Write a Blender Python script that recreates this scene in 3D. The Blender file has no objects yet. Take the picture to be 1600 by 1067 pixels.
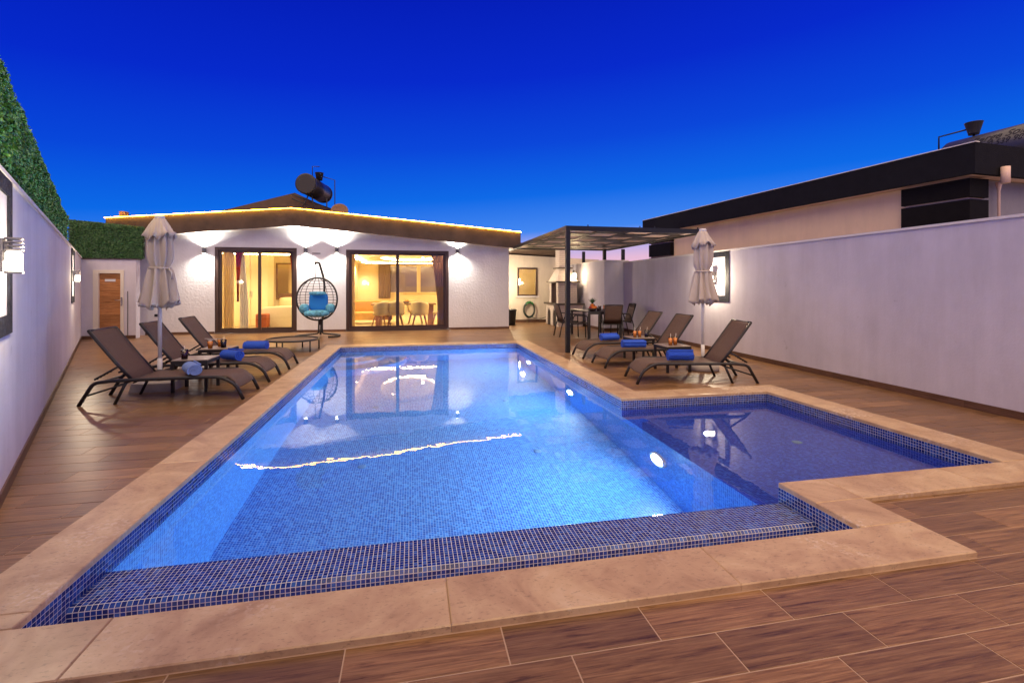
import bpy, math, random
from mathutils import Vector, Matrix
random.seed(7)
R = math.radians
scene = bpy.context.scene
col = scene.collection

# ------------------------------------------------------------------ camera, sky, sun, exposure
cam_data = bpy.data.cameras.new('camera')
cam = bpy.data.objects.new('camera', cam_data)
col.objects.link(cam)
cam.location = (0.0, 0.0, 1.38)
cam.rotation_euler = (R(90), 0, R(-11.4))
cam_data.sensor_width = 36.0
cam_data.lens = 745.0 / 1600.0 * 36.0
cam_data.shift_x = 7.0 / 1600.0
cam_data.shift_y = -86.5 / 1600.0
cam_data.clip_start = 0.05
cam_data.clip_end = 3000.0
scene.camera = cam

world = bpy.data.worlds.new('World')
scene.world = world
world.use_nodes = True
wn, wl = world.node_tree.nodes, world.node_tree.links
wn.clear()


def wnode(t, **kw):
    n = wn.new(t)
    for k, v in kw.items():
        setattr(n, k, v)
    return n


w_out = wnode('ShaderNodeOutputWorld')
w_bg = wnode('ShaderNodeBackground')
w_tc = wnode('ShaderNodeTexCoord')
w_sep = wnode('ShaderNodeSeparateXYZ')
wl.new(w_tc.outputs['Generated'], w_sep.inputs[0])
# the afterglow stands ahead and to the right: the dusk gradient sits a little lower on the far side of the sky
w_dot = wnode('ShaderNodeVectorMath', operation='DOT_PRODUCT')
wl.new(w_tc.outputs['Generated'], w_dot.inputs[0])
w_dot.inputs[1].default_value = (0.80, 0.60, 0.0)
w_k = wnode('ShaderNodeMath', operation='MULTIPLY_ADD')
wl.new(w_dot.outputs['Value'], w_k.inputs[0])
w_k.inputs[1].default_value = -0.10
w_k.inputs[2].default_value = 0.10
w_add = wnode('ShaderNodeMath', operation='ADD')
wl.new(w_sep.outputs['Z'], w_add.inputs[0])
wl.new(w_k.outputs[0], w_add.inputs[1])
w_ramp = wnode('ShaderNodeValToRGB')
cr = w_ramp.color_ramp
SKY = [(0.00, (0.95, 0.46, 0.50)), (0.07, (0.78, 0.49, 0.68)), (0.105, (0.38, 0.40, 0.84)), (0.135, (0.05, 0.24, 0.88)),
       (0.21, (0.0, 0.140, 0.80)), (0.31, (0.0, 0.060, 0.70)), (0.43, (0.0, 0.021, 0.60)), (0.60, (0.0, 0.008, 0.44)), (1.0, (0.0, 0.004, 0.20))]
while len(cr.elements) < len(SKY):
    cr.elements.new(0.5)
for e, (p, c) in zip(cr.elements, SKY):
    e.position = p
    e.color = (*c, 1)
wl.new(w_add.outputs[0], w_ramp.inputs[0])
# the physical dusk sky adds its own soft light to the gradient
w_sky = wnode('ShaderNodeTexSky')
w_sky.sky_type = 'NISHITA'
w_sky.sun_disc = False
w_sky.sun_elevation = R(-1.5)
w_sky.sun_rotation = R(27)
w_mix = wnode('ShaderNodeMix')
w_mix.data_type = 'RGBA'
w_mix.blend_type = 'ADD'
w_mix.inputs[0].default_value = 0.008
wl.new(w_ramp.outputs[0], w_mix.inputs[6])
wl.new(w_sky.outputs[0], w_mix.inputs[7])
wl.new(w_mix.outputs[2], w_bg.inputs['Color'])
w_bg.inputs['Strength'].default_value = 1.0
wl.new(w_bg.outputs[0], w_out.inputs[0])

sun_data = bpy.data.lights.new('dusk_sun', 'SUN')
sun_data.energy = 4.25
sun_data.angle = R(100)
sun_data.color = (1.0, 0.71, 0.37)
sun = bpy.data.objects.new('dusk_sun', sun_data)
col.objects.link(sun)
sun.rotation_euler = (R(24), R(-8), 0)

vs = scene.view_settings
vs.view_transform = 'Standard'
vs.look = 'None'
vs.exposure = 0.0
vs.gamma = 1.0
vs.use_curve_mapping = False
scene.render.engine = 'CYCLES'
cy = scene.cycles
cy.use_denoising = True
cy.max_bounces = 10
cy.diffuse_bounces = 4
cy.glossy_bounces = 4
cy.transmission_bounces = 8
cy.transparent_max_bounces = 12
cy.sample_clamp_indirect = 6.0
cy.caustics_reflective = False
cy.caustics_refractive = True


# ------------------------------------------------------------------ helpers: materials
def new_mat(name):
    m = bpy.data.materials.new(name)
    m.use_nodes = True
    nt = m.node_tree
    return m, nt, nt.nodes, nt.links, nt.nodes['Principled BSDF']


def plain(name, colr, rough=0.6, metal=0.0, bump=0.0, bscale=60.0, var=0.0, vscale=6.0, spec=0.5, coat=0.0, detail=4.0, emit=None, estr=0.0, stretch=None):
    m, nt, n, l, b = new_mat(name)
    b.inputs['Base Color'].default_value = (*colr, 1)
    b.inputs['Roughness'].default_value = rough
    b.inputs['Metallic'].default_value = metal
    b.inputs['Specular IOR Level'].default_value = spec
    b.inputs['Coat Weight'].default_value = coat
    if emit:
        b.inputs['Emission Color'].default_value = (*emit, 1)
        b.inputs['Emission Strength'].default_value = estr
    tc = n.new('ShaderNodeTexCoord')
    src = tc.outputs['Object']
    if stretch:
        mp = n.new('ShaderNodeMapping')
        mp.inputs['Scale'].default_value = stretch
        l.new(src, mp.inputs[0])
        src = mp.outputs[0]
    if var > 0:
        nz = n.new('ShaderNodeTexNoise')
        nz.inputs['Scale'].default_value = vscale
        nz.inputs['Detail'].default_value = 6
        nz.inputs['Roughness'].default_value = 0.62
        l.new(src, nz.inputs['Vector'])
        rp = n.new('ShaderNodeValToRGB')
        rp.color_ramp.elements[0].position = 0.3
        rp.color_ramp.elements[1].position = 0.72
        rp.color_ramp.elements[0].color = (*[max(0, c * (1 - var)) for c in colr], 1)
        rp.color_ramp.elements[1].color = (*[min(1, c * (1 + var * 0.8)) for c in colr], 1)
        l.new(nz.outputs[0], rp.inputs[0])
        l.new(rp.outputs[0], b.inputs['Base Color'])
    if bump > 0:
        nb = n.new('ShaderNodeTexNoise')
        nb.inputs['Scale'].default_value = bscale
        nb.inputs['Detail'].default_value = detail
        l.new(src, nb.inputs['Vector'])
        bp = n.new('ShaderNodeBump')
        bp.inputs['Strength'].default_value = bump
        bp.inputs['Distance'].default_value = 0.02
        l.new(nb.outputs[0], bp.inputs['Height'])
        l.new(bp.outputs[0], b.inputs['Normal'])
    return m


def emitter(name, colr, strength):
    m, nt, n, l, b = new_mat(name)
    n.remove(b)
    e = n.new('ShaderNodeEmission')
    e.inputs[0].default_value = (*colr, 1)
    e.inputs[1].default_value = strength
    l.new(e.outputs[0], n['Material Output'].inputs[0])
    return m


def pane_glass(name, tint=(0.97, 0.97, 0.95), refl=1.0):
    m, nt, n, l, b = new_mat(name)
    n.remove(b)
    tr = n.new('ShaderNodeBsdfTransparent')
    tr.inputs[0].default_value = (*tint, 1)
    gl = n.new('ShaderNodeBsdfGlossy')
    gl.inputs['Roughness'].default_value = 0.0
    fr = n.new('ShaderNodeFresnel')
    fr.inputs[0].default_value = 1.45
    mx = n.new('ShaderNodeMixShader')
    l.new(fr.outputs[0], mx.inputs[0])
    l.new(tr.outputs[0], mx.inputs[1])
    l.new(gl.outputs[0], mx.inputs[2])
    l.new(mx.outputs[0], n['Material Output'].inputs[0])
    return m


def stucco(name, colr, bump, scale, stain=0.12):
    """painted render: fine relief, faint vertical runs and patches of wear"""
    m, nt, n, l, b = new_mat(name)
    b.inputs['Roughness'].default_value = 0.85
    b.inputs['Specular IOR Level'].default_value = 0.2
    tc = n.new('ShaderNodeTexCoord')
    mp = n.new('ShaderNodeMapping')
    mp.inputs['Scale'].default_value = (2.2, 2.2, 0.28)
    l.new(tc.outputs['Object'], mp.inputs[0])
    n1 = n.new('ShaderNodeTexNoise')
    n1.inputs['Scale'].default_value = 1.6
    n1.inputs['Detail'].default_value = 8
    n1.inputs['Roughness'].default_value = 0.65
    l.new(mp.outputs[0], n1.inputs['Vector'])
    rp = n.new('ShaderNodeValToRGB')
    rp.color_ramp.elements[0].position = 0.36
    rp.color_ramp.elements[1].position = 0.6
    rp.color_ramp.elements[0].color = (*[c * (1 - stain) for c in colr], 1)
    rp.color_ramp.elements[1].color = (*colr, 1)
    l.new(n1.outputs[0], rp.inputs[0])
    # broad patches of repainting and a scatter of small scuffs
    n5 = n.new('ShaderNodeTexNoise')
    n5.inputs['Scale'].default_value = 0.9
    n5.inputs['Detail'].default_value = 9
    n5.inputs['Roughness'].default_value = 0.7
    l.new(tc.outputs['Object'], n5.inputs['Vector'])
    m5 = n.new('ShaderNodeMapRange')
    m5.inputs[1].default_value = 0.38
    m5.inputs[2].default_value = 0.62
    m5.inputs[3].default_value = 1.0 - stain * 0.9
    m5.inputs[4].default_value = 1.0 + stain * 0.25
    l.new(n5.outputs[0], m5.inputs[0])
    n6 = n.new('ShaderNodeTexNoise')
    n6.inputs['Scale'].default_value = 5.5
    n6.inputs['Detail'].default_value = 4
    l.new(tc.outputs['Object'], n6.inputs['Vector'])
    m6 = n.new('ShaderNodeMapRange')
    m6.inputs[1].default_value = 0.70
    m6.inputs[2].default_value = 0.76
    m6.inputs[3].default_value = 1.0
    m6.inputs[4].default_value = 1.0 - stain * 1.8
    l.new(n6.outputs[0], m6.inputs[0])
    m7 = n.new('ShaderNodeMath')
    m7.operation = 'MULTIPLY'
    l.new(m5.outputs[0], m7.inputs[0])
    l.new(m6.outputs[0], m7.inputs[1])
    m8 = n.new('ShaderNodeVectorMath')
    m8.operation = 'SCALE'
    l.new(rp.outputs[0], m8.inputs[0])
    l.new(m7.outputs[0], m8.inputs['Scale'])
    l.new(m8.outputs[0], b.inputs['Base Color'])
    n2 = n.new('ShaderNodeTexNoise')
    n2.inputs['Scale'].default_value = scale
    n2.inputs['Detail'].default_value = 5
    l.new(tc.outputs['Object'], n2.inputs['Vector'])
    r2 = n.new('ShaderNodeValToRGB')
    r2.color_ramp.elements[0].position = 0.42
    r2.color_ramp.elements[1].position = 0.62
    l.new(n2.outputs[0], r2.inputs[0])
    bp = n.new('ShaderNodeBump')
    bp.inputs['Strength'].default_value = bump
    bp.inputs['Distance'].default_value = 0.015
    l.new(r2.outputs[0], bp.inputs['Height'])
    l.new(bp.outputs[0], b.inputs['Normal'])
    return m


def wood_plank(name, dark, mid, light, rough=0.33, axis=0):
    """wood-look tile: grain drawn out along one axis, each piece offset by its own random number"""
    m, nt, n, l, b = new_mat(name)
    tc = n.new('ShaderNodeTexCoord')
    geo = n.new('ShaderNodeNewGeometry')
    oi = n.new('ShaderNodeObjectInfo')
    ad = n.new('ShaderNodeMath')
    l.new(geo.outputs['Random Per Island'], ad.inputs[0])
    l.new(oi.outputs['Random'], ad.inputs[1])
    mu = n.new('ShaderNodeMath')
    mu.operation = 'MULTIPLY'
    mu.inputs[1].default_value = 37.0
    l.new(ad.outputs[0], mu.inputs[0])
    sc_ = [30.0, 30.0, 30.0]
    sc_[axis] = 1.7
    mp = n.new('ShaderNodeMapping')
    mp.inputs['Scale'].default_value = sc_
    l.new(geo.outputs['Position'], mp.inputs[0])
    cb = n.new('ShaderNodeCombineXYZ')
    for i in range(3):
        l.new(mu.outputs[0], cb.inputs[i])
    va = n.new('ShaderNodeVectorMath')
    l.new(mp.outputs[0], va.inputs[0])
    l.new(cb.outputs[0], va.inputs[1])
    n1 = n.new('ShaderNodeTexNoise')
    n1.inputs['Scale'].default_value = 1.7
    n1.inputs['Detail'].default_value = 10
    n1.inputs['Roughness'].default_value = 0.72
    n1.inputs['Distortion'].default_value = 0.7
    l.new(va.outputs[0], n1.inputs['Vector'])
    rp = n.new('ShaderNodeValToRGB')
    els = rp.color_ramp.elements
    els[0].position, els[0].color = 0.33, (*dark, 1)
    els[1].position, els[1].color = 0.70, (*light, 1)
    e = els.new(0.48)
    e.color = (*mid, 1)
    l.new(n1.outputs[0], rp.inputs[0])
    mp2 = n.new('ShaderNodeMapping')
    s2 = [150.0, 150.0, 150.0]
    s2[axis] = 5.0
    mp2.inputs['Scale'].default_value = s2
    l.new(geo.outputs['Position'], mp2.inputs[0])
    n2 = n.new('ShaderNodeTexNoise')
    n2.inputs['Scale'].default_value = 1.0
    n2.inputs['Detail'].default_value = 4
    l.new(mp2.outputs[0], n2.inputs['Vector'])
    fib = n.new('ShaderNodeMapRange')
    fib.inputs[1].default_value = 0.3
    fib.inputs[2].default_value = 0.7
    fib.inputs[3].default_value = 0.72
    fib.inputs[4].default_value = 1.22
    l.new(n2.outputs[0], fib.inputs[0])
    # a plank as a whole is a bit lighter or darker than the next
    fr = n.new('ShaderNodeMath')
    fr.operation = 'FRACT'
    l.new(mu.outputs[0], fr.inputs[0])
    mr = n.new('ShaderNodeMapRange')
    mr.inputs[3].default_value = 0.76
    mr.inputs[4].default_value = 1.2
    l.new(fr.outputs[0], mr.inputs[0])
    mx = n.new('ShaderNodeVectorMath')
    mx.operation = 'SCALE'
    l.new(rp.outputs[0], mx.inputs[0])
    fm_ = n.new('ShaderNodeMath')
    fm_.operation = 'MULTIPLY'
    l.new(mr.outputs[0], fm_.inputs[0])
    l.new(fib.outputs[0], fm_.inputs[1])
    l.new(fm_.outputs[0], mx.inputs['Scale'])
    l.new(mx.outputs[0], b.inputs['Base Color'])
    b.inputs['Roughness'].default_value = rough
    b.inputs['Specular IOR Level'].default_value = 0.36
    rr = n.new('ShaderNodeMapRange')
    rr.inputs[3].default_value = rough - 0.1
    rr.inputs[4].default_value = rough + 0.16
    l.new(n1.outputs[0], rr.inputs[0])
    l.new(rr.outputs[0], b.inputs['Roughness'])
    bp = n.new('ShaderNodeBump')
    bp.inputs['Strength'].default_value = 0.25
    bp.inputs['Distance'].default_value = 0.004
    l.new(n1.outputs[0], bp.inputs['Height'])
    l.new(bp.outputs[0], b.inputs['Normal'])
    return m


TILE_RAMP = [(0.0, (0.010, 0.030, 0.16)), (0.30, (0.014, 0.05, 0.24)), (0.55, (0.03, 0.10, 0.36)), (0.8, (0.07, 0.19, 0.50)), (1.0, (0.02, 0.07, 0.30))]


def fill_ramp(ramp, stops, const=False):
    ramp.interpolation = 'CONSTANT' if const else 'LINEAR'
    while len(ramp.elements) < len(stops):
        ramp.elements.new(0.5)
    for e, (p, c) in zip(ramp.elements, stops):
        e.position = p
        e.color = (*c, 1)


def mosaic_geo(name):
    m, nt, n, l, b = new_mat(name)
    geo = n.new('ShaderNodeNewGeometry')
    rp = n.new('ShaderNodeValToRGB')
    fill_ramp(rp.color_ramp, [(0.0, (0.004, 0.016, 0.13)), (0.35, (0.007, 0.026, 0.21)), (0.65, (0.014, 0.05, 0.31)), (0.88, (0.035, 0.11, 0.42)), (1.0, (0.008, 0.024, 0.15))])
    l.new(geo.outputs['Random Per Island'], rp.inputs[0])
    l.new(rp.outputs[0], b.inputs['Base Color'])
    b.inputs['Roughness'].default_value = 0.12
    return m


def mosaic_uv(name, pitch=0.0245, ramp=None, grout=(0.62, 0.70, 0.80)):
    m, nt, n, l, b = new_mat(name)
    uv = n.new('ShaderNodeUVMap')
    uv.uv_map = 'UVMap'
    dv = n.new('ShaderNodeVectorMath')
    dv.operation = 'SCALE'
    dv.inputs['Scale'].default_value = 1.0 / pitch
    l.new(uv.outputs[0], dv.inputs[0])
    fl = n.new('ShaderNodeVectorMath')
    fl.operation = 'FLOOR'
    l.new(dv.outputs[0], fl.inputs[0])
    fr = n.new('ShaderNodeVectorMath')
    fr.operation = 'FRACTION'
    l.new(dv.outputs[0], fr.inputs[0])
    wnz = n.new('ShaderNodeTexWhiteNoise')
    l.new(fl.outputs[0], wnz.inputs['Vector'])
    rp = n.new('ShaderNodeValToRGB')
    fill_ramp(rp.color_ramp, ramp or TILE_RAMP)
    l.new(wnz.outputs['Value'], rp.inputs[0])
    sp = n.new('ShaderNodeSeparateXYZ')
    l.new(fr.outputs[0], sp.inputs[0])
    gs = []
    for i in range(2):
        g = n.new('ShaderNodeMath')
        g.operation = 'LESS_THAN'
        g.inputs[1].default_value = 0.13
        l.new(sp.outputs[i], g.inputs[0])
        gs.append(g)
    mxm = n.new('ShaderNodeMath')
    mxm.operation = 'MAXIMUM'
    l.new(gs[0].outputs[0], mxm.inputs[0])
    l.new(gs[1].outputs[0], mxm.inputs[1])
    mix = n.new('ShaderNodeMix')
    mix.data_type = 'RGBA'
    l.new(mxm.outputs[0], mix.inputs[0])
    l.new(rp.outputs[0], mix.inputs[6])
    mix.inputs[7].default_value = (*grout, 1)
    l.new(mix.outputs[2], b.inputs['Base Color'])
    b.inputs['Roughness'].default_value = 0.35
    return m


def water_mat():
    m, nt, n, l, b = new_mat('pool_water')
    n.remove(b)
    g = n.new('ShaderNodeBsdfGlass')
    g.inputs['IOR'].default_value = 1.33
    g.inputs['Roughness'].default_value = 0.0
    g.inputs['Color'].default_value = (0.97, 0.99, 1.0, 1)
    geo = n.new('ShaderNodeNewGeometry')
    nz = n.new('ShaderNodeTexNoise')
    nz.inputs['Scale'].default_value = 2.2
    nz.inputs['Detail'].default_value = 3
    nz.inputs['Roughness'].default_value = 0.55
    l.new(geo.outputs['Position'], nz.inputs['Vector'])
    bp = n.new('ShaderNodeBump')
    bp.inputs['Strength'].default_value = 0.03
    bp.inputs['Distance'].default_value = 0.04
    l.new(nz.outputs[0], bp.inputs['Height'])
    l.new(bp.outputs[0], g.inputs['Normal'])
    l.new(g.outputs[0], n['Material Output'].inputs[0])
    return m


def leaf_mat(name, a, b_, c):
    m, nt, n, l, b = new_mat(name)
    geo = n.new('ShaderNodeNewGeometry')
    rp = n.new('ShaderNodeValToRGB')
    fill_ramp(rp.color_ramp, [(0.0, a), (0.5, b_), (1.0, c)])
    l.new(geo.outputs['Random Per Island'], rp.inputs[0])
    l.new(rp.outputs[0], b.inputs['Base Color'])
    b.inputs['Roughness'].default_value = 0.45
    return m


def travertine(name):
    m, nt, n, l, b = new_mat(name)
    geo = n.new('ShaderNodeNewGeometry')
    oi = n.new('ShaderNodeObjectInfo')
    ml = n.new('ShaderNodeMath')
    ml.operation = 'MULTIPLY'
    ml.inputs[1].default_value = 23.0
    l.new(oi.outputs['Random'], ml.inputs[0])
    ad = n.new('ShaderNodeVectorMath')
    l.new(geo.outputs['Position'], ad.inputs[0])
    l.new(ml.outputs[0], ad.inputs[1])
    n1 = n.new('ShaderNodeTexNoise')
    n1.inputs['Scale'].default_value = 2.6
    n1.inputs['Detail'].default_value = 10
    n1.inputs['Roughness'].default_value = 0.62
    n1.inputs['Distortion'].default_value = 1.2
    l.new(ad.outputs[0], n1.inputs['Vector'])
    rp = n.new('ShaderNodeValToRGB')
    fill_ramp(rp.color_ramp, [(0.30, (0.34, 0.21, 0.115)), (0.47, (0.46, 0.305, 0.18)), (0.60, (0.54, 0.38, 0.225)), (0.76, (0.62, 0.48, 0.33))])
    l.new(n1.outputs[0], rp.inputs[0])
    # pale worn scabs where the surface has flaked
    n2 = n.new('ShaderNodeTexNoise')
    n2.inputs['Scale'].default_value = 1.1
    n2.inputs['Detail'].default_value = 3
    l.new(ad.outputs[0], n2.inputs['Vector'])
    n3 = n.new('ShaderNodeTexNoise')
    n3.inputs['Scale'].default_value = 38
    n3.inputs['Detail'].default_value = 5
    l.new(ad.outputs[0], n3.inputs['Vector'])
    r2 = n.new('ShaderNodeMapRange')
    r2.inputs[1].default_value = 0.56
    r2.inputs[2].default_value = 0.67
    l.new(n2.outputs[0], r2.inputs[0])
    r3 = n.new('ShaderNodeMapRange')
    r3.inputs[1].default_value = 0.5
    r3.inputs[2].default_value = 0.62
    l.new(n3.outputs[0], r3.inputs[0])
    mm = n.new('ShaderNodeMath')
    mm.operation = 'MULTIPLY'
    l.new(r2.outputs[0], mm.inputs[0])
    l.new(r3.outputs[0], mm.inputs[1])
    mix = n.new('ShaderNodeMix')
    mix.data_type = 'RGBA'
    l.new(mm.outputs[0], mix.inputs[0])
    l.new(rp.outputs[0], mix.inputs[6])
    mix.inputs[7].default_value = (0.66, 0.54, 0.43, 1)
    l.new(mix.outputs[2], b.inputs['Base Color'])
    n4 = n.new('ShaderNodeTexNoise')
    n4.inputs['Scale'].default_value = 75
    n4.inputs['Detail'].default_value = 6
    n4.inputs['Roughness'].default_value = 0.7
    mp4 = n.new('ShaderNodeMapping')
    mp4.inputs['Scale'].default_value = (0.45, 1.0, 1.0)
    l.new(ad.outputs[0], mp4.inputs[0])
    l.new(mp4.outputs[0], n4.inputs['Vector'])
    pr = n.new('ShaderNodeMapRange')
    pr.inputs[1].default_value = 0.34
    pr.inputs[2].default_value = 0.44
    pr.inputs[3].default_value = 0.62
    pr.inputs[4].default_value = 1.0
    l.new(n4.outputs[0], pr.inputs[0])
    ps = n.new('ShaderNodeVectorMath')
    ps.operation = 'SCALE'
    l.new(mix.outputs[2], ps.inputs[0])
    l.new(pr.outputs[0], ps.inputs['Scale'])
    l.new(ps.outputs[0], b.inputs['Base Color'])
    b.inputs['Roughness'].default_value = 0.38
    bp = n.new('ShaderNodeBump')
    bp.inputs['Strength'].default_value = 0.2
    bp.inputs['Distance'].default_value = 0.006
    l.new(n1.outputs[0], bp.inputs['Height'])
    l.new(bp.outputs[0], b.inputs['Normal'])
    return m


def cloth(name, colr):
    m, nt, n, l, b = new_mat(name)
    b.inputs['Base Color'].default_value = (*colr, 1)
    b.inputs['Roughness'].default_value = 0.95
    tl = n.new('ShaderNodeBsdfTranslucent')
    tl.inputs[0].default_value = (*colr, 1)
    mx = n.new('ShaderNodeMixShader')
    mx.inputs[0].default_value = 0.55
    l.new(b.outputs[0], mx.inputs[1])
    l.new(tl.outputs[0], mx.inputs[2])
    l.new(mx.outputs[0], n['Material Output'].inputs[0])
    return m


M = {}
M['facade'] = stucco('facade_stucco', (0.72, 0.73, 0.76), 0.16, 15.0, 0.05)
M['wall'] = stucco('garden_wall_paint_blue_lit', (0.62, 0.60, 0.68), 0.07, 40.0, 0.09)  # white paint with the blue dusk light tinted into its colour
M['wall_left_lit'] = stucco('left_wall_paint_lit', (0.76, 0.76, 0.81), 0.10, 40.0, 0.08)  # same white paint, lightened to stand for the stronger light on this side
M['backwall'] = stucco('back_wall_paint', (0.68, 0.60, 0.48), 0.2, 40.0, 0.10)
M['cap'] = plain('wall_cap', (0.72, 0.70, 0.69), 0.7)
M['fascia'] = plain('fascia_render', (0.072, 0.046, 0.034), 0.8, bump=0.4, bscale=45, var=0.35, vscale=3)
M['roof'] = plain('roof_sheet', (0.10, 0.062, 0.045), 0.7, var=0.2)
M['soffit'] = plain('soffit_paint', (0.76, 0.74, 0.71), 0.8)
M['frame'] = plain('brown_aluminium', (0.050, 0.026, 0.020), 0.4)
M['pane'] = pane_glass('pane_glass')
M['slate'] = plain('slate_cladding', (0.020, 0.022, 0.034), 0.7, bump=0.8, bscale=30, var=0.5, vscale=14, spec=0.2)
M['plank'] = wood_plank('wood_look_tile', (0.085, 0.041, 0.016), (0.208, 0.110, 0.048), (0.31, 0.178, 0.090), 0.29)
M['grout'] = plain('deck_grout', (0.42, 0.29, 0.22), 0.9)
M['skirting'] = wood_plank('skirting_tile', (0.06, 0.028, 0.017), (0.11, 0.055, 0.033), (0.17, 0.09, 0.055), 0.45, axis=1)
M['coping'] = travertine('travertine')
M['tile'] = mosaic_geo('glass_mosaic')
M['tile_grout'] = plain('mosaic_grout', (0.62, 0.63, 0.68), 0.85)
M['pool'] = mosaic_uv('pool_mosaic', 0.0245, [(0.0, (0.012, 0.090, 0.42)), (0.3, (0.017, 0.145, 0.54)), (0.6, (0.033, 0.22, 0.66)), (0.85, (0.10, 0.36, 0.76)), (1.0, (0.020, 0.145, 0.54))], (0.40, 0.62, 0.88))
M['pool_dim'] = mosaic_uv('pool_mosaic_dim', 0.0245, [(0.0, (0.008, 0.022, 0.36)), (0.35, (0.012, 0.035, 0.48)), (0.65, (0.018, 0.06, 0.60)), (0.88, (0.04, 0.13, 0.70)), (1.0, (0.008, 0.04, 0.46))], (0.10, 0.18, 0.78))  # same tile as the main pool; its weaker light is in the darker colour
M['water'] = water_mat()
M['drain'] = plain('white_plastic', (0.75, 0.78, 0.8), 0.4)
M['inlet'] = plain('grey_blue_inlet', (0.16, 0.30, 0.48), 0.5)
M['lamp_white'] = emitter('pool_lamp_glow', (0.42, 0.74, 1.0), 820.0)
M['led'] = emitter('led_glow', (1.0, 0.48, 0.022), 58.0)
M['led_in'] = emitter('cove_glow', (1.0, 0.64, 0.27), 120.0)
M['bulb'] = emitter('bulb_glow', (1.0, 0.80, 0.50), 30.0)
M['bulb_soft'] = emitter('globe_glow', (1.0, 0.80, 0.50), 9.0)
M['diffuser'] = emitter('lantern_glow', (1.0, 0.86, 0.66), 9.0)
M['lens'] = emitter('sconce_glow', (1.0, 0.92, 0.80), 25.0)
M['sconce'] = plain('sconce_grey', (0.14, 0.14, 0.15), 0.4, metal=0.5)
M['lantern'] = plain('lantern_metal', (0.30, 0.28, 0.27), 0.4, metal=0.6)
M['black'] = plain('black_metal', (0.014, 0.015, 0.020), 0.42, metal=0.3)
M['char'] = plain('charcoal_aluminium', (0.028, 0.026, 0.030), 0.38, metal=0.3)
M['sling'] = plain('brown_sling', (0.115, 0.068, 0.050), 0.75, bump=0.35, bscale=420, var=0.12, vscale=30)
M['tabletop'] = plain('table_top', (0.30, 0.24, 0.20), 0.3, var=0.1)
M['towel'] = plain('blue_towel', (0.028, 0.11, 0.70), 0.95, bump=0.9, bscale=140)
M['towel_pale'] = plain('pale_blue_towel', (0.22, 0.34, 0.78), 0.95, bump=0.9, bscale=140)
M['canvas'] = plain('umbrella_canvas', (0.56, 0.50, 0.45), 0.85, bump=0.2, bscale=60, var=0.08, vscale=4)
M['white_metal'] = plain('white_pole', (0.70, 0.70, 0.72), 0.35)
M['concrete'] = plain('umbrella_base_concrete', (0.42, 0.38, 0.36), 0.8, var=0.15)
M['rattan'] = plain('dark_rattan', (0.018, 0.016, 0.016), 0.5)
M['cush_blue'] = plain('blue_cushion', (0.012, 0.20, 0.64), 0.85, bump=0.2, bscale=80)
M['cush_light'] = plain('light_blue_cushion', (0.12, 0.44, 0.66), 0.85, var=0.6, vscale=14)
M['orange'] = plain('orange_juice', (0.95, 0.30, 0.02), 0.15, coat=0.4)
M['cherry'] = plain('dark_cherry_juice', (0.045, 0.006, 0.010), 0.1, coat=0.5)
M['dark_juice'] = plain('dark_cola', (0.012, 0.008, 0.016), 0.1, coat=0.5)
M['clear'] = pane_glass('tumbler_glass')
M['straw'] = plain('white_straw', (0.75, 0.72, 0.68), 0.5)
M['brick_white'] = plain('painted_brick', (0.60, 0.52, 0.46), 0.85, bump=0.3, bscale=80, var=0.12, vscale=12)
M['brick_joint'] = plain('brick_mortar', (0.24, 0.18, 0.15), 0.95)
M['slab_dark'] = plain('dark_stone_slab', (0.045, 0.030, 0.025), 0.4)
M['soot_and_shade'] = plain('hearth_soot_arch_shade', (0.02, 0.014, 0.012), 0.9)
M['bin'] = plain('black_plastic', (0.012, 0.012, 0.014), 0.4)
M['hose'] = plain('dark_hose', (0.015, 0.035, 0.030), 0.35)
M['hose_green'] = plain('green_hanger', (0.03, 0.22, 0.04), 0.5)
M['steel'] = plain('chrome', (0.6, 0.6, 0.62), 0.2, metal=1.0)
M['door_wood'] = wood_plank('door_boards', (0.20, 0.075, 0.022), (0.42, 0.18, 0.06), (0.58, 0.30, 0.13), 0.45)
M['door_white'] = plain('door_frame_white', (0.72, 0.67, 0.58), 0.5)
M['leaf'] = leaf_mat('boxwood_leaf', (0.04, 0.19, 0.05), (0.11, 0.36, 0.08), (0.28, 0.52, 0.15))
M['leaf_dark'] = leaf_mat('dark_boxwood_leaf', (0.015, 0.065, 0.018), (0.035, 0.12, 0.03), (0.07, 0.19, 0.045))
M['mesh_back'] = plain('hedge_backing', (0.008, 0.022, 0.010), 0.9)
M['slat_light'] = plain('pergola_board', (0.58, 0.45, 0.42), 0.7, var=0.15, vscale=5)
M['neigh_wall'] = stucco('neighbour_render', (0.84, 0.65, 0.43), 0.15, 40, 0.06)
M['neigh_black'] = plain('neighbour_black', (0.008, 0.007, 0.007), 0.8, bump=0.2, bscale=50, var=0.3, spec=0.15)
M['neigh_fascia'] = plain('neighbour_fascia', (0.010, 0.010, 0.013), 0.8, bump=0.2, bscale=50, var=0.2, spec=0.15)
M['neigh_soffit'] = plain('neighbour_soffit', (0.80, 0.58, 0.48), 0.8)
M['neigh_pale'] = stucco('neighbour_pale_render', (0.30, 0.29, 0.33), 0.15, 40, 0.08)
M['tank'] = plain('grey_tank', (0.055, 0.058, 0.085), 0.35, metal=0.3)
M['heater'] = plain('dark_steel_tank', (0.035, 0.036, 0.045), 0.3, metal=0.4)
M['tank_end'] = plain('dark_tank_end', (0.02, 0.02, 0.024), 0.5)
M['text_dark'] = plain('dark_lettering', (0.012, 0.012, 0.02), 0.6)
M['dish'] = plain('brown_dish', (0.20, 0.11, 0.06), 0.6)
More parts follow.
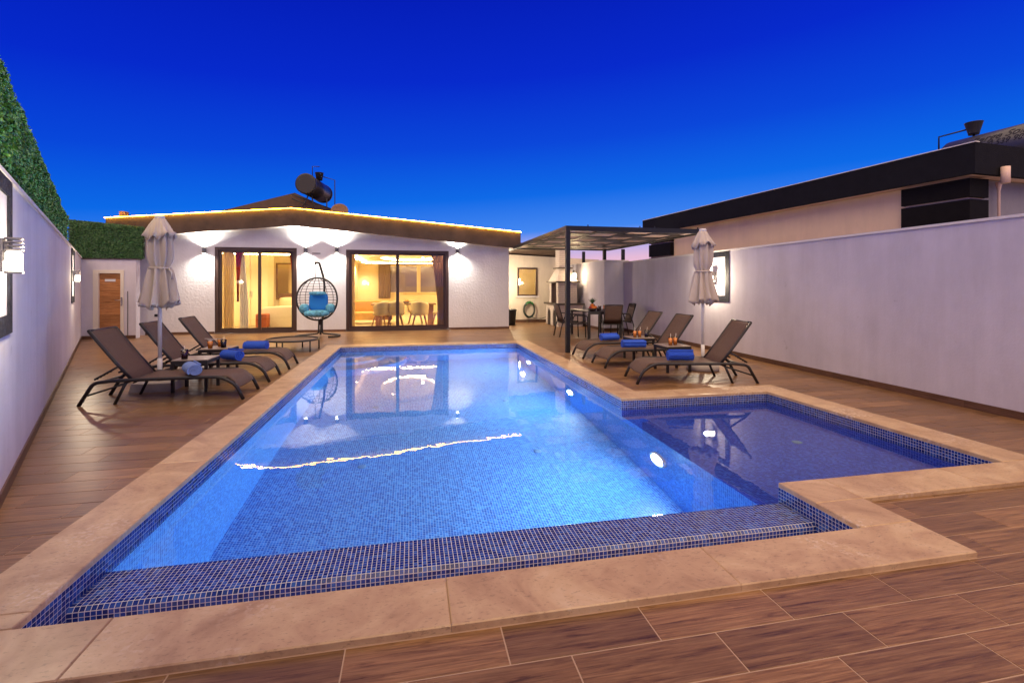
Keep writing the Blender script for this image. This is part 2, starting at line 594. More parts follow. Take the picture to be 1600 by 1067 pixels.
M['chimney'] = plain('ochre_chimney', (0.42, 0.22, 0.08), 0.8, var=0.1)
M['cream'] = plain('cream_plaster', (0.78, 0.66, 0.42), 0.8)
M['cream_floor'] = plain('cream_floor_tile', (0.60, 0.48, 0.30), 0.25, var=0.06)
M['ceil'] = plain('ceiling_paint', (0.84, 0.79, 0.68), 0.8)
M['curtain_beige'] = cloth('beige_curtain', (0.80, 0.68, 0.46))
M['curtain_red'] = cloth('red_drape', (0.46, 0.085, 0.04))
M['curtain_grey'] = cloth('grey_brown_drape', (0.34, 0.24, 0.18))
M['sheer'] = cloth('white_sheer', (0.80, 0.79, 0.80))
M['bedspread'] = plain('cream_bedspread', (0.74, 0.64, 0.42), 0.9, bump=0.3, bscale=8)
M['bed_orange'] = plain('orange_cloth', (0.48, 0.12, 0.035), 0.9)
M['wood_mid'] = plain('brown_furniture', (0.20, 0.10, 0.045), 0.5, var=0.2, vscale=8)
M['wood_red'] = plain('reddish_table_leg', (0.22, 0.085, 0.05), 0.5)
M['chair_fabric'] = plain('beige_upholstery', (0.56, 0.42, 0.22), 0.9)
M['sofa_fabric'] = plain('ochre_sofa', (0.50, 0.28, 0.085), 0.9)
M['mirror'] = plain('grey_mirror', (0.55, 0.47, 0.34), 0.08, metal=0.85)
M['picture_reflection'] = plain('grey_reflected_print', (0.16, 0.13, 0.13), 0.5, var=0.5, vscale=5)
M['evening_glass'] = plain('evening_window', (0.20, 0.17, 0.22), 0.1, spec=0.6)
M['ground'] = plain('bare_ground', (0.30, 0.26, 0.22), 0.95, var=0.3, vscale=0.6)
M['fruit_green'] = plain('pineapple_leaf', (0.03, 0.10, 0.03), 0.5)
M['fruit_orange'] = plain('orange_peel', (0.75, 0.20, 0.02), 0.5)
M['fruit_red'] = plain('red_fruit', (0.40, 0.02, 0.015), 0.3)
M['bowl'] = plain('dark_bowl', (0.06, 0.03, 0.02), 0.4)
M['mat_tan'] = plain('trampoline_mat', (0.16, 0.105, 0.07), 0.75)


# ------------------------------------------------------------------ helpers: geometry
class MB:
    """collects shapes, then links them as ONE mesh object"""

    def __init__(self):
        self.v, self.f, self.uv, self.sm = [], [], {}, []

    def face(self, pts, uv=None, smooth=False):
        b = len(self.v)
        self.v += [tuple(p) for p in pts]
        self.f.append(tuple(range(b, b + len(pts))))
        self.sm.append(smooth)
        if uv:
            self.uv[len(self.f) - 1] = uv
        return self

    def mesh(self, vs_, fs_, smooth=False):
        b = len(self.v)
        self.v += [tuple(p) for p in vs_]
        for q in fs_:
            self.f.append(tuple(b + i for i in q))
            self.sm.append(smooth)
        return self

    def box(self, x0, x1, y0, y1, z0, z1):
        vs_ = [(x0, y0, z0), (x1, y0, z0), (x1, y1, z0), (x0, y1, z0), (x0, y0, z1), (x1, y0, z1), (x1, y1, z1), (x0, y1, z1)]
        return self.mesh(vs_, [(0, 3, 2, 1), (4, 5, 6, 7), (0, 1, 5, 4), (1, 2, 6, 5), (2, 3, 7, 6), (3, 0, 4, 7)])

    def hexa(self, vs_):
        """eight corners: four below, four above, both anticlockwise"""
        return self.mesh(vs_, [(0, 3, 2, 1), (4, 5, 6, 7), (0, 1, 5, 4), (1, 2, 6, 5), (2, 3, 7, 6), (3, 0, 4, 7)])

    def slab(self, x0, x1, y0, y1, z0, z1, c=0.006):
        """box with a small chamfer round its upper edge"""
        vs_ = [(x0, y0, z0), (x1, y0, z0), (x1, y1, z0), (x0, y1, z0), (x0, y0, z1 - c), (x1, y0, z1 - c), (x1, y1, z1 - c), (x0, y1, z1 - c),
               (x0 + c, y0 + c, z1), (x1 - c, y0 + c, z1), (x1 - c, y1 - c, z1), (x0 + c, y1 - c, z1)]
        return self.mesh(vs_, [(0, 3, 2, 1), (0, 1, 5, 4), (1, 2, 6, 5), (2, 3, 7, 6), (3, 0, 4, 7), (4, 5, 9, 8), (5, 6, 10, 9), (6, 7, 11, 10), (7, 4, 8, 11), (8, 9, 10, 11)])

    def prism(self, poly, axis, a, b):
        """polygon (2-D) swept from a to b along axis"""
        def P3(p, t):
            return {'x': (t, p[0], p[1]), 'y': (p[0], t, p[1]), 'z': (p[0], p[1], t)}[axis]
        n = len(poly)
        vs_ = [P3(p, a) for p in poly] + [P3(p, b) for p in poly]
        fs_ = [tuple(range(n))[::-1], tuple(range(n, 2 * n))] + [(i, (i + 1) % n, n + (i + 1) % n, n + i) for i in range(n)]
        return self.mesh(vs_, fs_)

    def tube(self, pts, r, seg=8, closed=False, caps=True, smooth=True):
        pts = [Vector(p) for p in pts]
        n = len(pts)
        rr = r if isinstance(r, (list, tuple)) else [r] * n
        rings = []
        prev = None
        for i, p in enumerate(pts):
            if closed:
                t = pts[(i + 1) % n] - pts[i - 1]
            else:
                t = pts[min(i + 1, n - 1)] - pts[max(i - 1, 0)]
            t.normalize()
            if prev is None:
                up = Vector((0, 0, 1)) if abs(t.z) < 0.9 else Vector((1, 0, 0))
                nx = t.cross(up).normalized()
            else:
                nx = (prev - t * prev.dot(t))
                nx = nx.normalized() if nx.length > 1e-6 else t.orthogonal().normalized()
            prev = nx
            ny = t.cross(nx)
            rings.append([p + (nx * math.cos(2 * math.pi * k / seg) + ny * math.sin(2 * math.pi * k / seg)) * rr[i] for k in range(seg)])
        b = len(self.v)
        for g in rings:
            self.v += [tuple(q) for q in g]
        m = n if closed else n - 1
        for i in range(m):
            j = (i + 1) % n
            for k in range(seg):
                self.f.append((b + i * seg + k, b + i * seg + (k + 1) % seg, b + j * seg + (k + 1) % seg, b + j * seg + k))
                self.sm.append(smooth)
        if caps and not closed:
            self.f.append(tuple(b + k for k in range(seg))[::-1])
            self.f.append(tuple(b + (n - 1) * seg + k for k in range(seg)))
            self.sm += [False, False]
        return self

    def lathe(self, prof, seg=20, c=(0, 0, 0), smooth=True):
        b = len(self.v)
        for (r, z) in prof:
            for k in range(seg):
                a = 2 * math.pi * k / seg
                self.v.append((c[0] + r * math.cos(a), c[1] + r * math.sin(a), c[2] + z))
        for i in range(len(prof) - 1):
            for k in range(seg):
                self.f.append((b + i * seg + k, b + i * seg + (k + 1) % seg, b + (i + 1) * seg + (k + 1) % seg, b + (i + 1) * seg + k))
                self.sm.append(smooth)
        self.f.append(tuple(b + k for k in range(seg))[::-1])
        self.f.append(tuple(b + (len(prof) - 1) * seg + k for k in range(seg)))
        self.sm += [False, False]
        return self

    def pillow(self, c, s, e=0.55, nu=20, nv=12, rot=None):
        """superellipsoid cushion"""
        def sp(x, p):
            return math.copysign(abs(x) ** p, x)
        vs_ = []
        for i in range(nv + 1):
            a = -math.pi / 2 + math.pi * i / nv
            for k in range(nu):
                t = 2 * math.pi * k / nu
                p = Vector((s[0] * sp(math.cos(a), e) * sp(math.cos(t), e), s[1] * sp(math.cos(a), e) * sp(math.sin(t), e), s[2] * sp(math.sin(a), e)))
                if rot is not None:
                    p = rot @ p
                vs_.append(p + Vector(c))
        fs_ = [(i * nu + k, i * nu + (k + 1) % nu, (i + 1) * nu + (k + 1) % nu, (i + 1) * nu + k) for i in range(nv) for k in range(nu)]
        return self.mesh(vs_, fs_, True)

    def build(self, name, mat, parent=None, world=True):
        """world=True: the shapes were given in world coordinates and are moved into the parent's frame"""
        me = bpy.data.meshes.new(name)
        vv = self.v
        if parent is not None and world:
            iv = wmat(parent).inverted()
            vv = [tuple(iv @ Vector(p)) for p in vv]
        me.from_pydata(vv, [], self.f)
        me.polygons.foreach_set('use_smooth', self.sm)
        if self.uv:
            lay = me.uv_layers.new(name='UVMap')
            for fi, uvs in self.uv.items():
                for li, q in zip(me.polygons[fi].loop_indices, uvs):
                    lay.data[li].uv = q
        me.materials.append(mat if not isinstance(mat, str) else M[mat])
        me.update()
        o = bpy.data.objects.new(name, me)
        col.objects.link(o)
        if parent is not None:
            o.parent = parent
        return o


def wmat(o):
    m = Matrix.LocRotScale(o.location, o.rotation_euler, o.scale)
    return (wmat(o.parent) @ m) if o.parent else m


def thing(name, label, cat, loc=(0, 0, 0), rz=0.0, group=None):
    o = bpy.data.objects.new(name, None)
    o.empty_display_size = 0.1
    col.objects.link(o)
    o.location = loc
    o.rotation_euler = (0, 0, rz)
    o['label'] = label
    o['category'] = cat
    if group:
        o['group'] = group
    return o


def tag(o, label, cat, group=None):
    o['label'] = label
    o['category'] = cat
    if group:
        o['group'] = group
    return o


def kind(o, k):
    o['kind'] = k
    return o


def children_of(o):
    return [c for c in bpy.data.objects if c.parent is o]


def copy_tree(o, parent=None):
    c = o.copy()
    col.objects.link(c)
    c.parent = parent
    for ch in children_of(o):
        copy_tree(ch, c)
    return c


def twin(src, label, loc, rz=None, scale=None):
    c = copy_tree(src)
    c.location = loc
    if rz is not None:
        c.rotation_euler = (0, 0, rz)
    if scale is not None:
        c.scale = scale
    c['label'] = label
    return c


def lamp(name, typ, loc, power, colr, parent=None, **kw):
    d = bpy.data.lights.new(name, typ)
    d.energy = power
    d.color = colr
    rot = kw.pop('rot', None)
    for k, v in kw.items():
        setattr(d, k, v)
    o = bpy.data.objects.new(name, d)
    col.objects.link(o)
    if parent is not None:
        o.parent = parent
        o.location = wmat(parent).inverted() @ Vector(loc)
    else:
        o.location = loc
    if rot:
        o.rotation_euler = rot
    return o


def arc(c, r, a0, a1, n, plane='xz'):
    out = []
    for i in range(n + 1):
        a = R(a0 + (a1 - a0) * i / n)
        p, q = r * math.cos(a), r * math.sin(a)
        out.append((c[0] + p, c[1], c[2] + q) if plane == 'xz' else (c[0] + p, c[1] + q, c[2]))
    return out


DECK = -0.030     # top of the wood-look tiles; z = 0 is the top of the pool coping
WATER = -0.130

# ------------------------------------------------------------------ ground
g = MB()
Z = -0.075
hole = (-1.7, 2.1, 4.7, 11.6)
S = 900
g.face([(-S, -S, Z), (S, -S, Z), (S, hole[1], Z), (-S, hole[1], Z)])
g.face([(-S, hole[3], Z), (S, hole[3], Z), (S, S, Z), (-S, S, Z)])
g.face([(-S, hole[1], Z), (hole[0], hole[1], Z), (hole[0], hole[3], Z), (-S, hole[3], Z)])
g.face([(hole[2], hole[1], Z), (S, hole[1], Z), (S, hole[3], Z), (hole[2], hole[3], Z)])
kind(g.build('ground', 'ground'), 'structure')

# ------------------------------------------------------------------ pool: shell, weir, mosaic, coping, water
UL, UR, UK = -1.58, 2.53, 4.57
VN, VF, VK0, VK1 = 2.28, 11.42, 2.91, 5.46
WEIR0, WEIR1 = 2.59, 2.89
FLOOR, KFLOOR = -1.63, -0.43
pool = bpy.data.objects.new('swimming_pool', None)
pool.empty_display_size = 0.1
col.objects.link(pool)
pool.location = (0.5, 6.8, 0)
pool['kind'] = 'structure'
pool['label'] = 'L shaped swimming pool lined in blue glass mosaic with travertine edge'

sh = MB()


def wallq(a, b, z0, z1, u0=0.0):
    L = math.hypot(b[0] - a[0], b[1] - a[1])
    sh.face([(a[0], a[1], z0), (b[0], b[1], z0), (b[0], b[1], z1), (a[0], a[1], z1)], [(u0, z0), (u0 + L, z0), (u0 + L, z1), (u0, z1)])


def floorq(x0, x1, y0, y1, z):
    sh.face([(x0, y0, z), (x1, y0, z), (x1, y1, z), (x0, y1, z)], [(x0, y0), (x1, y0), (x1, y1), (x0, y1)])


WB = WATER - 0.055     # the mosaic band made of single tiles reaches a little below the water
floorq(UL, UR, WEIR1, VF, FLOOR)
wallq((UL, VF), (UL, WEIR1), FLOOR, WB)
wallq((UR, VF), (UL, VF), FLOOR, WB)
wallq((UR, VK1), (UR, VF), FLOOR, WB)
wallq((UR, VK0), (UR, VK1), FLOOR, KFLOOR)
wallq((UL, WEIR1), (UR, WEIR1), FLOOR, WB)
sh.build('pool_shell', 'pool', pool)
sh = MB()
floorq(UR, UK, VK0, VK1, KFLOOR)
wallq((UK, VK1), (UR, VK1), KFLOOR, WB)
wallq((UK, VK0), (UK, VK1), KFLOOR, WB)
wallq((UR, VK0), (UK, VK0), KFLOOR, WB)
sh.build('shallow_pool_shell', 'pool_dim', pool)
# quarter-round steps in the far corner
for k, (r, zt) in enumerate(((0.55, -0.43), (0.97, -0.73), (1.47, -1.03))):
    s = MB()
    n = 22
    ring = [(UL + r * math.cos(R(-90 * i / n)), VF + r * math.sin(R(-90 * i / n))) for i in range(n + 1)]
    s.face([(UL, VF, zt)] + [(p[0], p[1], zt) for p in ring][::-1], [(UL, VF)] + ring[::-1])
    al = 0.0
    for i in range(n):
        a, b = ring[i], ring[i + 1]
        L = math.hypot(a[0] - b[0], a[1] - b[1])
        s.face([(b[0], b[1], FLOOR), (a[0], a[1], FLOOR), (a[0], a[1], zt), (b[0], b[1], zt)], [(al + L, FLOOR), (al, FLOOR), (al, zt), (al + L, zt)])
        al += L
    s.build('pool_step', 'pool', pool)

# mosaic of single tiles above the water: bands along every side, and the weir
PT, TH, GAP = 0.0245, 0.0012, 0.0038
tiles, bed = MB(), MB()


def tile_quadrant(o, du, dv, nn, w, h, th=TH):
    """one proud tile: face plus four sides"""
    a, b, c, d = o, o + du * w, o + du * w + dv * h, o + dv * h
    N = nn * th
    tiles.mesh([a, b, c, d, a + N, b + N, c + N, d + N], [(4, 5, 6, 7), (0, 1, 5, 4), (1, 2, 6, 5), (2, 3, 7, 6), (3, 0, 4, 7)])


def tile_plane(o, du, dv, nn, W, H, p=PT):
    o, du, dv, nn = Vector(o), Vector(du).normalized(), Vector(dv).normalized(), Vector(nn).normalized()
    nu_, nv_ = max(1, round(W / p)), max(1, round(H / p))
    pu, pv = W / nu_, H / nv_
    bed.face([o, o + du * W, o + du * W + dv * H, o + dv * H])
    for i in range(nu_):
        for j in range(nv_):
            tile_quadrant(o + du * (i * pu + GAP / 2) + dv * (j * pv + GAP / 2), du, dv, nn, pu - GAP, pv - GAP)


BH = -0.032 - WB
tile_plane((UL, WEIR0 + 0.02, WB), (0, 1, 0), (0, 0, 1), (1, 0, 0), VF - WEIR0 - 0.02, BH)
tile_plane((UL, VF, WB), (1, 0, 0), (0, 0, 1), (0, -1, 0), UR - UL, BH)
tile_plane((UR, VF, WB), (0, -1, 0), (0, 0, 1), (-1, 0, 0), VF - VK1, BH)
tile_plane((UR, VK1, WB), (1, 0, 0), (0, 0, 1), (0, -1, 0), UK - UR, BH)
tile_plane((UK, VK1, WB), (0, -1, 0), (0, 0, 1), (-1, 0, 0), VK1 - VK0, BH)
tile_plane((UK, VK0, WB), (-1, 0, 0), (0, 0, 1), (0, 1, 0), UK - UR, BH)
GZ = -0.34      # gutter floor
tile_plane((UL, VN, GZ), (0, 1, 0), (0, 0, 1), (1, 0, 0), WEIR0 + 0.02 - VN, -0.032 - GZ)
tile_plane((UR, VK0, GZ), (0, -1, 0), (0, 0, 1), (-1, 0, 0), VK0 - VN, -0.032 - GZ)
# weir top, its rounded nose and its front down into the gutter
NOSE = 0.018
tile_plane((UL, WEIR0 + NOSE, WATER - 0.001), (1, 0, 0), (0, 1, 0), (0, 0, 1), UR - UL, WEIR1 - WEIR0 - NOSE)
tile_plane((UL, WEIR0, WATER - 0.001 - NOSE), (1, 0, 0), (0, 1, 1), (0, -1, 1), UR - UL, NOSE * 1.414)
tile_plane((UL, WEIR0, GZ), (1, 0, 0), (0, 0, 1), (0, -1, 0), UR - UL, WATER - 0.001 - NOSE - GZ)
bed.face([(UL, VN, GZ), (UR, VN, GZ), (UR, WEIR0, GZ), (UL, WEIR0, GZ)])
bed.face([(UL, WEIR1, WATER - 0.001), (UR, WEIR1, WATER - 0.001), (UR, WEIR1, WB - 0.02), (UL, WEIR1, WB - 0.02)])
kind(bed.build('mosaic_grout_bed', 'tile_grout', pool), 'stuff')
kind(tiles.build('mosaic_tiles', 'tile', pool), 'stuff')

# travertine coping slabs, each with its own edges
cop_mesh = []


def coping_slab(x0, x1, y0, y1):
    m = MB()
    gp = 0.0007
    m.slab(x0 + gp, x1 - gp, y0 + gp, y1 - gp, -0.036, random.uniform(-0.0008, 0.0008), 0.005)
    m.build('coping_slab', 'coping', pool)


CW = 0.36
for a, b in zip([UL - CW, -1.22, 0.16, 1.50], [-1.22, 0.16, 1.50, UR + CW]):
    coping_slab(a, b, VN - 0.33, VN)
vs_l = [VN, 2.385, 4.18, 5.55, 6.9, 8.25, 9.6, 10.95, VF]
for a, b in zip(vs_l[:-1], vs_l[1:]):
    coping_slab(UL - CW, UL, a, b)
for a, b in zip([UL - CW, -0.6, 0.75, 2.1], [-0.6, 0.75, 2.1, UR + CW]):
    coping_slab(a, b, VF, VF + CW)
coping_slab(UR, UR + CW, VN, VK0 - CW + 0.04)
coping_slab(UR, UR + CW, VK0 - CW + 0.04, VK0)
for a, b in ((UR + CW, 3.93), (3.93, UK + CW)):
    coping_slab(a, b, VK0 - CW + 0.04, VK0)
for a, b in ((VK0, 4.2), (4.2, VK1)):
    coping_slab(UK, UK + CW, a, b)
for a, b in ((UR, 3.4), (3.4, UK + CW)):
    coping_slab(a, b, VK1, VK1 + CW)
for a, b in zip([VK1 + CW, 7.2, 8.55, 9.9], [7.2, 8.55, 9.9, VF]):
    coping_slab(UR, UR + CW, a, b)

# drains in the floor and lamps in the side wall
for (x, y, z) in ((1.53, 5.68, FLOOR), (1.53, 7.74, FLOOR), (1.55, 9.84, FLOOR), (-0.55, 5.64, FLOOR), (-0.55, 7.74, FLOOR), (3.87, 4.2, KFLOOR)):
    d = MB().lathe([(0.046, 0.003), (0.05, 0.010), (0.038, 0.016), (0.015, 0.016)], 18, (x, y, z)).build('floor_inlet', 'inlet', pool)
for v in (4.56, 7.33, 10.08):
    rim = MB()
    n = 24
    ring = [(UR - 0.012, v + 0.135 * math.cos(2 * math.pi * i / n), -0.98 + 0.135 * math.sin(2 * math.pi * i / n)) for i in range(n)]
    rim.tube(ring, 0.022, 8, closed=True)
    ro = rim.build('underwater_lamp', 'drain', pool)
    dome = []
    for (rr_, dd_) in ((0.112, 0.018), (0.098, 0.034), (0.070, 0.046), (0.030, 0.052)):
        dome += [(UR - dd_, v + rr_ * math.cos(2 * math.pi * i / n), -0.98 + rr_ * math.sin(2 * math.pi * i / n)) for i in range(n)]
    dm0 = MB().mesh(dome, [(q * n + i, q * n + (i + 1) % n, (q + 1) * n + (i + 1) % n, (q + 1) * n + i) for q in range(3) for i in range(n)] + [tuple(3 * n + i for i in range(n))], True)
    dm0.build('lamp_lens', 'lamp_white', ro)

w = MB()
w.face([(UL, WEIR1, WATER), (UR, WEIR1, WATER), (UR, VF, WATER), (UL, VF, WATER)])
w.face([(UR, VK0, WATER), (UK, VK0, WATER), (UK, VK1, WATER), (UR, VK1, WATER)])
kind(w.build('pool_water', 'water'), 'structure')

# ------------------------------------------------------------------ deck of wood-look tiles
deck = MB()
dz0, dz1 = DECK - 0.03, DECK - 0.0022
DX0, DX1, DY0, DY1 = -9.2, 7.2, -1.2, 18.3
C0x, C1x, C0y, C1y = UL - CW + 0.02, UR + CW - 0.02, VN - 0.31, VF + CW - 0.02
K1x, K0y, K1y = UK + CW - 0.02, VK0 - CW + 0.06, VK1 + CW - 0.02
deck.box(DX0, C0x, DY0, DY1, dz0, dz1)
deck.box(C0x, C1x, DY0, C0y, dz0, dz1)
deck.box(C0x, C1x, C1y, DY1, dz0, dz1)
deck.box(C1x, DX1, DY0, K0y, dz0, dz1)
deck.box(C1x, DX1, K1y, DY1, dz0, dz1)
deck.box(K1x, DX1, K0y, K1y, dz0, dz1)
deck_o = kind(deck.build('pool_deck', 'grout'), 'structure')
PW, PL, ROW0, COL0 = 0.205, 0.615, 1.740, -0.252
HOLES = [(UL - CW, UR + CW, VN - 0.33, VF + CW), (UR + CW, UK + CW, VK0 - CW + 0.04, VK1 + CW)]


def minus(rects, h):
    out = []
    for (a, b, c, d) in rects:
        if b <= h[0] or a >= h[1] or d <= h[2] or c >= h[3]:
            out.append((a, b, c, d))
            continue
        if a < h[0]:
            out.append((a, h[0], c, d))
        if b > h[1]:
            out.append((h[1], b, c, d))
        aa, bb = max(a, h[0]), min(b, h[1])
        if c < h[2]:
            out.append((aa, bb, c, h[2]))
        if d > h[3]:
            out.append((aa, bb, h[3], d))
    return [q for q in out if q[1] - q[0] > 0.012 and q[3] - q[2] > 0.012]


def left_wall_u(v):
    return -2.605 - 0.4787 / 0.878 * (v - 3.668)


planks = []
for j in range(-15, 82):
    v0 = ROW0 + j * PW
    for i in range(-18, 15):
        u0 = COL0 + i * PL + (0 if j % 2 == 0 else PL / 2 - 0.07)
        if u0 > 7.0 or u0 + PL < left_wall_u(v0) - 0.1 or v0 < -1.1:
            continue
        if v0 > 15.45 and u0 < 2.9:
            continue
        for q in minus(minus([(u0 + 0.0028, u0 + PL - 0.0028, v0 + 0.0028, v0 + PW - 0.0028)], HOLES[0]), HOLES[1]):
            planks.append(q)
fwd = (math.sin(R(11.4)), math.cos(R(11.4)))


def plank_px(q):
    cu, cv = (q[0] + q[1]) / 2, (q[2] + q[3]) / 2
    zz = cu * fwd[0] + cv * fwd[1]
    xx = cu * fwd[1] - cv * fwd[0]
    if zz < 0.9 or abs(xx) / zz > 1.25 or 1.41 / zz > 0.9:
        return 0.0
    return (q[1] - q[0]) * (q[3] - q[2]) / zz ** 3


planks.sort(key=plank_px, reverse=True)
shared = {}
for q in planks[:290]:
    key = (round(q[1] - q[0], 3), round(q[3] - q[2], 3))
    if key not in shared:
        m = MB()
        hw, hd = key[0] / 2, key[1] / 2
        m.slab(-hw, hw, -hd, hd, -0.004, 0.0, 0.0012)
        o = m.build('deck_plank', 'plank', deck_o, world=False)
        shared[key] = o.data
    else:
        o = bpy.data.objects.new('deck_plank', shared[key])
        col.objects.link(o)
        o.parent = deck_o
    o.location = ((q[0] + q[1]) / 2, (q[2] + q[3]) / 2, DECK + random.uniform(-0.0004, 0.0004))
rest = MB()
for q in planks[290:]:
    rest.slab(q[0], q[1], q[2], q[3], DECK - 0.004, DECK + random.uniform(-0.0004, 0.0004), 0.0012)
kind(rest.build('distant_deck_planks', 'plank', deck_o, world=False), 'stuff')


# ------------------------------------------------------------------ garden walls
def skirting_run(parent, a, b, n_in, h=0.085, th=0.012, L=0.6):
    """row of skirting tiles along a wall foot from a to b; n_in points away from the wall"""
    a, b, n_in = Vector(a), Vector(b), Vector(n_in).normalized()
    d = (b - a)
    tot = d.length
    d.normalize()
    k = max(1, round(tot / L))
    for i in range(k):
        p, q = a + d * (i * tot / k + 0.0015), a + d * ((i + 1) * tot / k - 0.0015)
        m = MB()
        pts = [p - n_in * 0.02, q - n_in * 0.02, q + n_in * th, p + n_in * th]
        if (pts[1] - pts[0]).cross(pts[3] - pts[0]) < 0:
            pts = [pts[1], pts[0], pts[3], pts[2]]
        m.hexa([(t.x, t.y, DECK - 0.002) for t in pts] + [(t.x, t.y, DECK + h) for t in pts])
        m.build('skirting_tile', 'skirting', parent)


def wall_run(name, label, a, b, n_in, z1, th=0.2, mat='wall', tiles_=True):
    a2, b2, n2 = Vector(a), Vector(b), Vector(n_in).normalized()
    t = thing(name, label, 'wall', (a[0], a[1], DECK))
    pts = [a2, b2, b2 - n2 * th, a2 - n2 * th]
    if (pts[1] - pts[0]).cross(pts[3] - pts[0]) < 0:
        pts = [pts[1], pts[0], pts[3], pts[2]]
    m = MB().hexa([(p.x, p.y, DECK - 0.05) for p in pts] + [(p.x, p.y, z1) for p in pts])
    m.build('wall_body', mat, t)
    o = n2 * 0.02
    pts = [a2 + o, b2 + o, b2 - n2 * (th + 0.02), a2 - n2 * (th + 0.02)]
    if (pts[1] - pts[0]).cross(pts[3] - pts[0]) < 0:
        pts = [pts[1], pts[0], pts[3], pts[2]]
    MB().hexa([(p.x, p.y, z1) for p in pts] + [(p.x, p.y, z1 + 0.03) for p in pts]).build('wall_cap', 'cap', t)
    if tiles_:
        skirting_run(t, a2, b2, n2)
    return t


LD = Vector((-0.4787, 0.8780))
LN = Vector((0.8780, 0.4787))
LP = Vector((-2.605, 3.668))
la, lb = LP + LD * (-4.6), LP + LD * 12.45
left_wall = wall_run('garden_wall', 'long white wall under the green hedge, with the lit lantern at its near end', la, lb, LN, 2.11, mat='wall_left_lit')
RD = Vector((0.0287, 0.9996))
RN = Vector((-0.9996, 0.0287))
RP = Vector((6.30, 3.83))
right_wall = wall_run('garden_wall', 'long white wall behind the right loungers below the neighbouring house', RP - RD * 4.9, RP + RD * 10.25, RN, 2.11)
block = thing('wall_pier', 'thick white wall block behind the outdoor dining table', 'wall', (5.95, 14.1, DECK))
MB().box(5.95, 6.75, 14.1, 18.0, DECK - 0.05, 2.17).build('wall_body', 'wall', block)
MB().box(5.93, 6.77, 14.08, 18.0, 2.17, 2.2).build('wall_cap', 'cap', block)
skirting_run(block, (5.95, 14.1), (6.6, 14.1), (0, -1))
skirting_run(block, (5.95, 14.1), (5.95, 18.0), (-1, 0))

# framed wall panels with a lantern in the middle
def framed_panel(base, D, N, label):
    rz = math.atan2(D.y, D.x)
    t = thing('framed_wall_panel', label, 'wall panel', (base.x, base.y, 1.59), rz, 'slate framed panels on the garden walls')
    s = 1 if (Vector((-math.sin(rz), math.cos(rz))).dot(N) > 0) else -1
    W, H, B = 0.50, 0.54, 0.13
    for nm, (x0, x1, z0, z1) in dict(t=(-W, W, H - B, H), b=(-W, W, -H, -H + B), l=(-W, -W + B, -H + B, H - B), r=(W - B, W, -H + B, H - B)).items():
        y0, y1 = sorted((0.0, s * 0.014))
        MB().box(x0, x1, y0, y1, z0, z1).build('slate_strip', 'slate', t, world=False)
    return t, s


def lantern(base, D, N, label, power, group='wall lanterns on the framed panels'):
    rz = math.atan2(N.y, N.x)
    t = thing('wall_lantern', label, 'wall lamp', (base.x, base.y, 1.56), rz, group)
    MB().box(0.0, 0.03, -0.06, 0.06, -0.09, 0.12).build('back_plate', 'lantern', t, world=False)
    MB().box(0.0301, 0.045, -0.04, 0.04, -0.02, 0.10).build('arm', 'lantern', t, world=False)
    for k in range(4):
        MB().slab(0.035, 0.115, -0.06, 0.06, 0.045 + k * 0.024, 0.055 + k * 0.024, 0.002).build('louvre', 'lantern', t, world=False)
    MB().slab(0.04, 0.11, -0.055, 0.055, -0.085, 0.04, 0.01).build('diffuser', 'diffuser', t, world=False)
    MB().slab(0.035, 0.115, -0.06, 0.06, -0.10, -0.087, 0.002).build('base', 'lantern', t, world=False)
    o = lamp('lantern_light', 'POINT', (0, 0, 0), power, (1.0, 0.80, 0.55), None, shadow_soft_size=0.05)
    o.parent = t
    o.location = (0.20, 0, -0.02)
    return t


p1 = LP + LD * (-0.10)
framed_panel(p1, LD, LN, 'square slate-framed panel around the nearest lantern on the hedge wall')
lantern(p1, LD, LN, 'lit box lantern with louvred top, nearest on the hedge wall', 34.0)
p2 = LP + LD * 8.35
framed_panel(p2, LD, LN, 'small far slate-framed panel near the wooden door end of the hedge wall')
lantern(p2, LD, LN, 'small lit lantern on the hedge wall near the wooden door', 42.0)
p3 = RP + RD * 5.42
framed_panel(p3, RD, RN, 'slate-framed panel half hidden behind the closed umbrella on the right wall')
lantern(p3, RD, RN, 'lit lantern behind the closed umbrella on the right wall', 95.0)


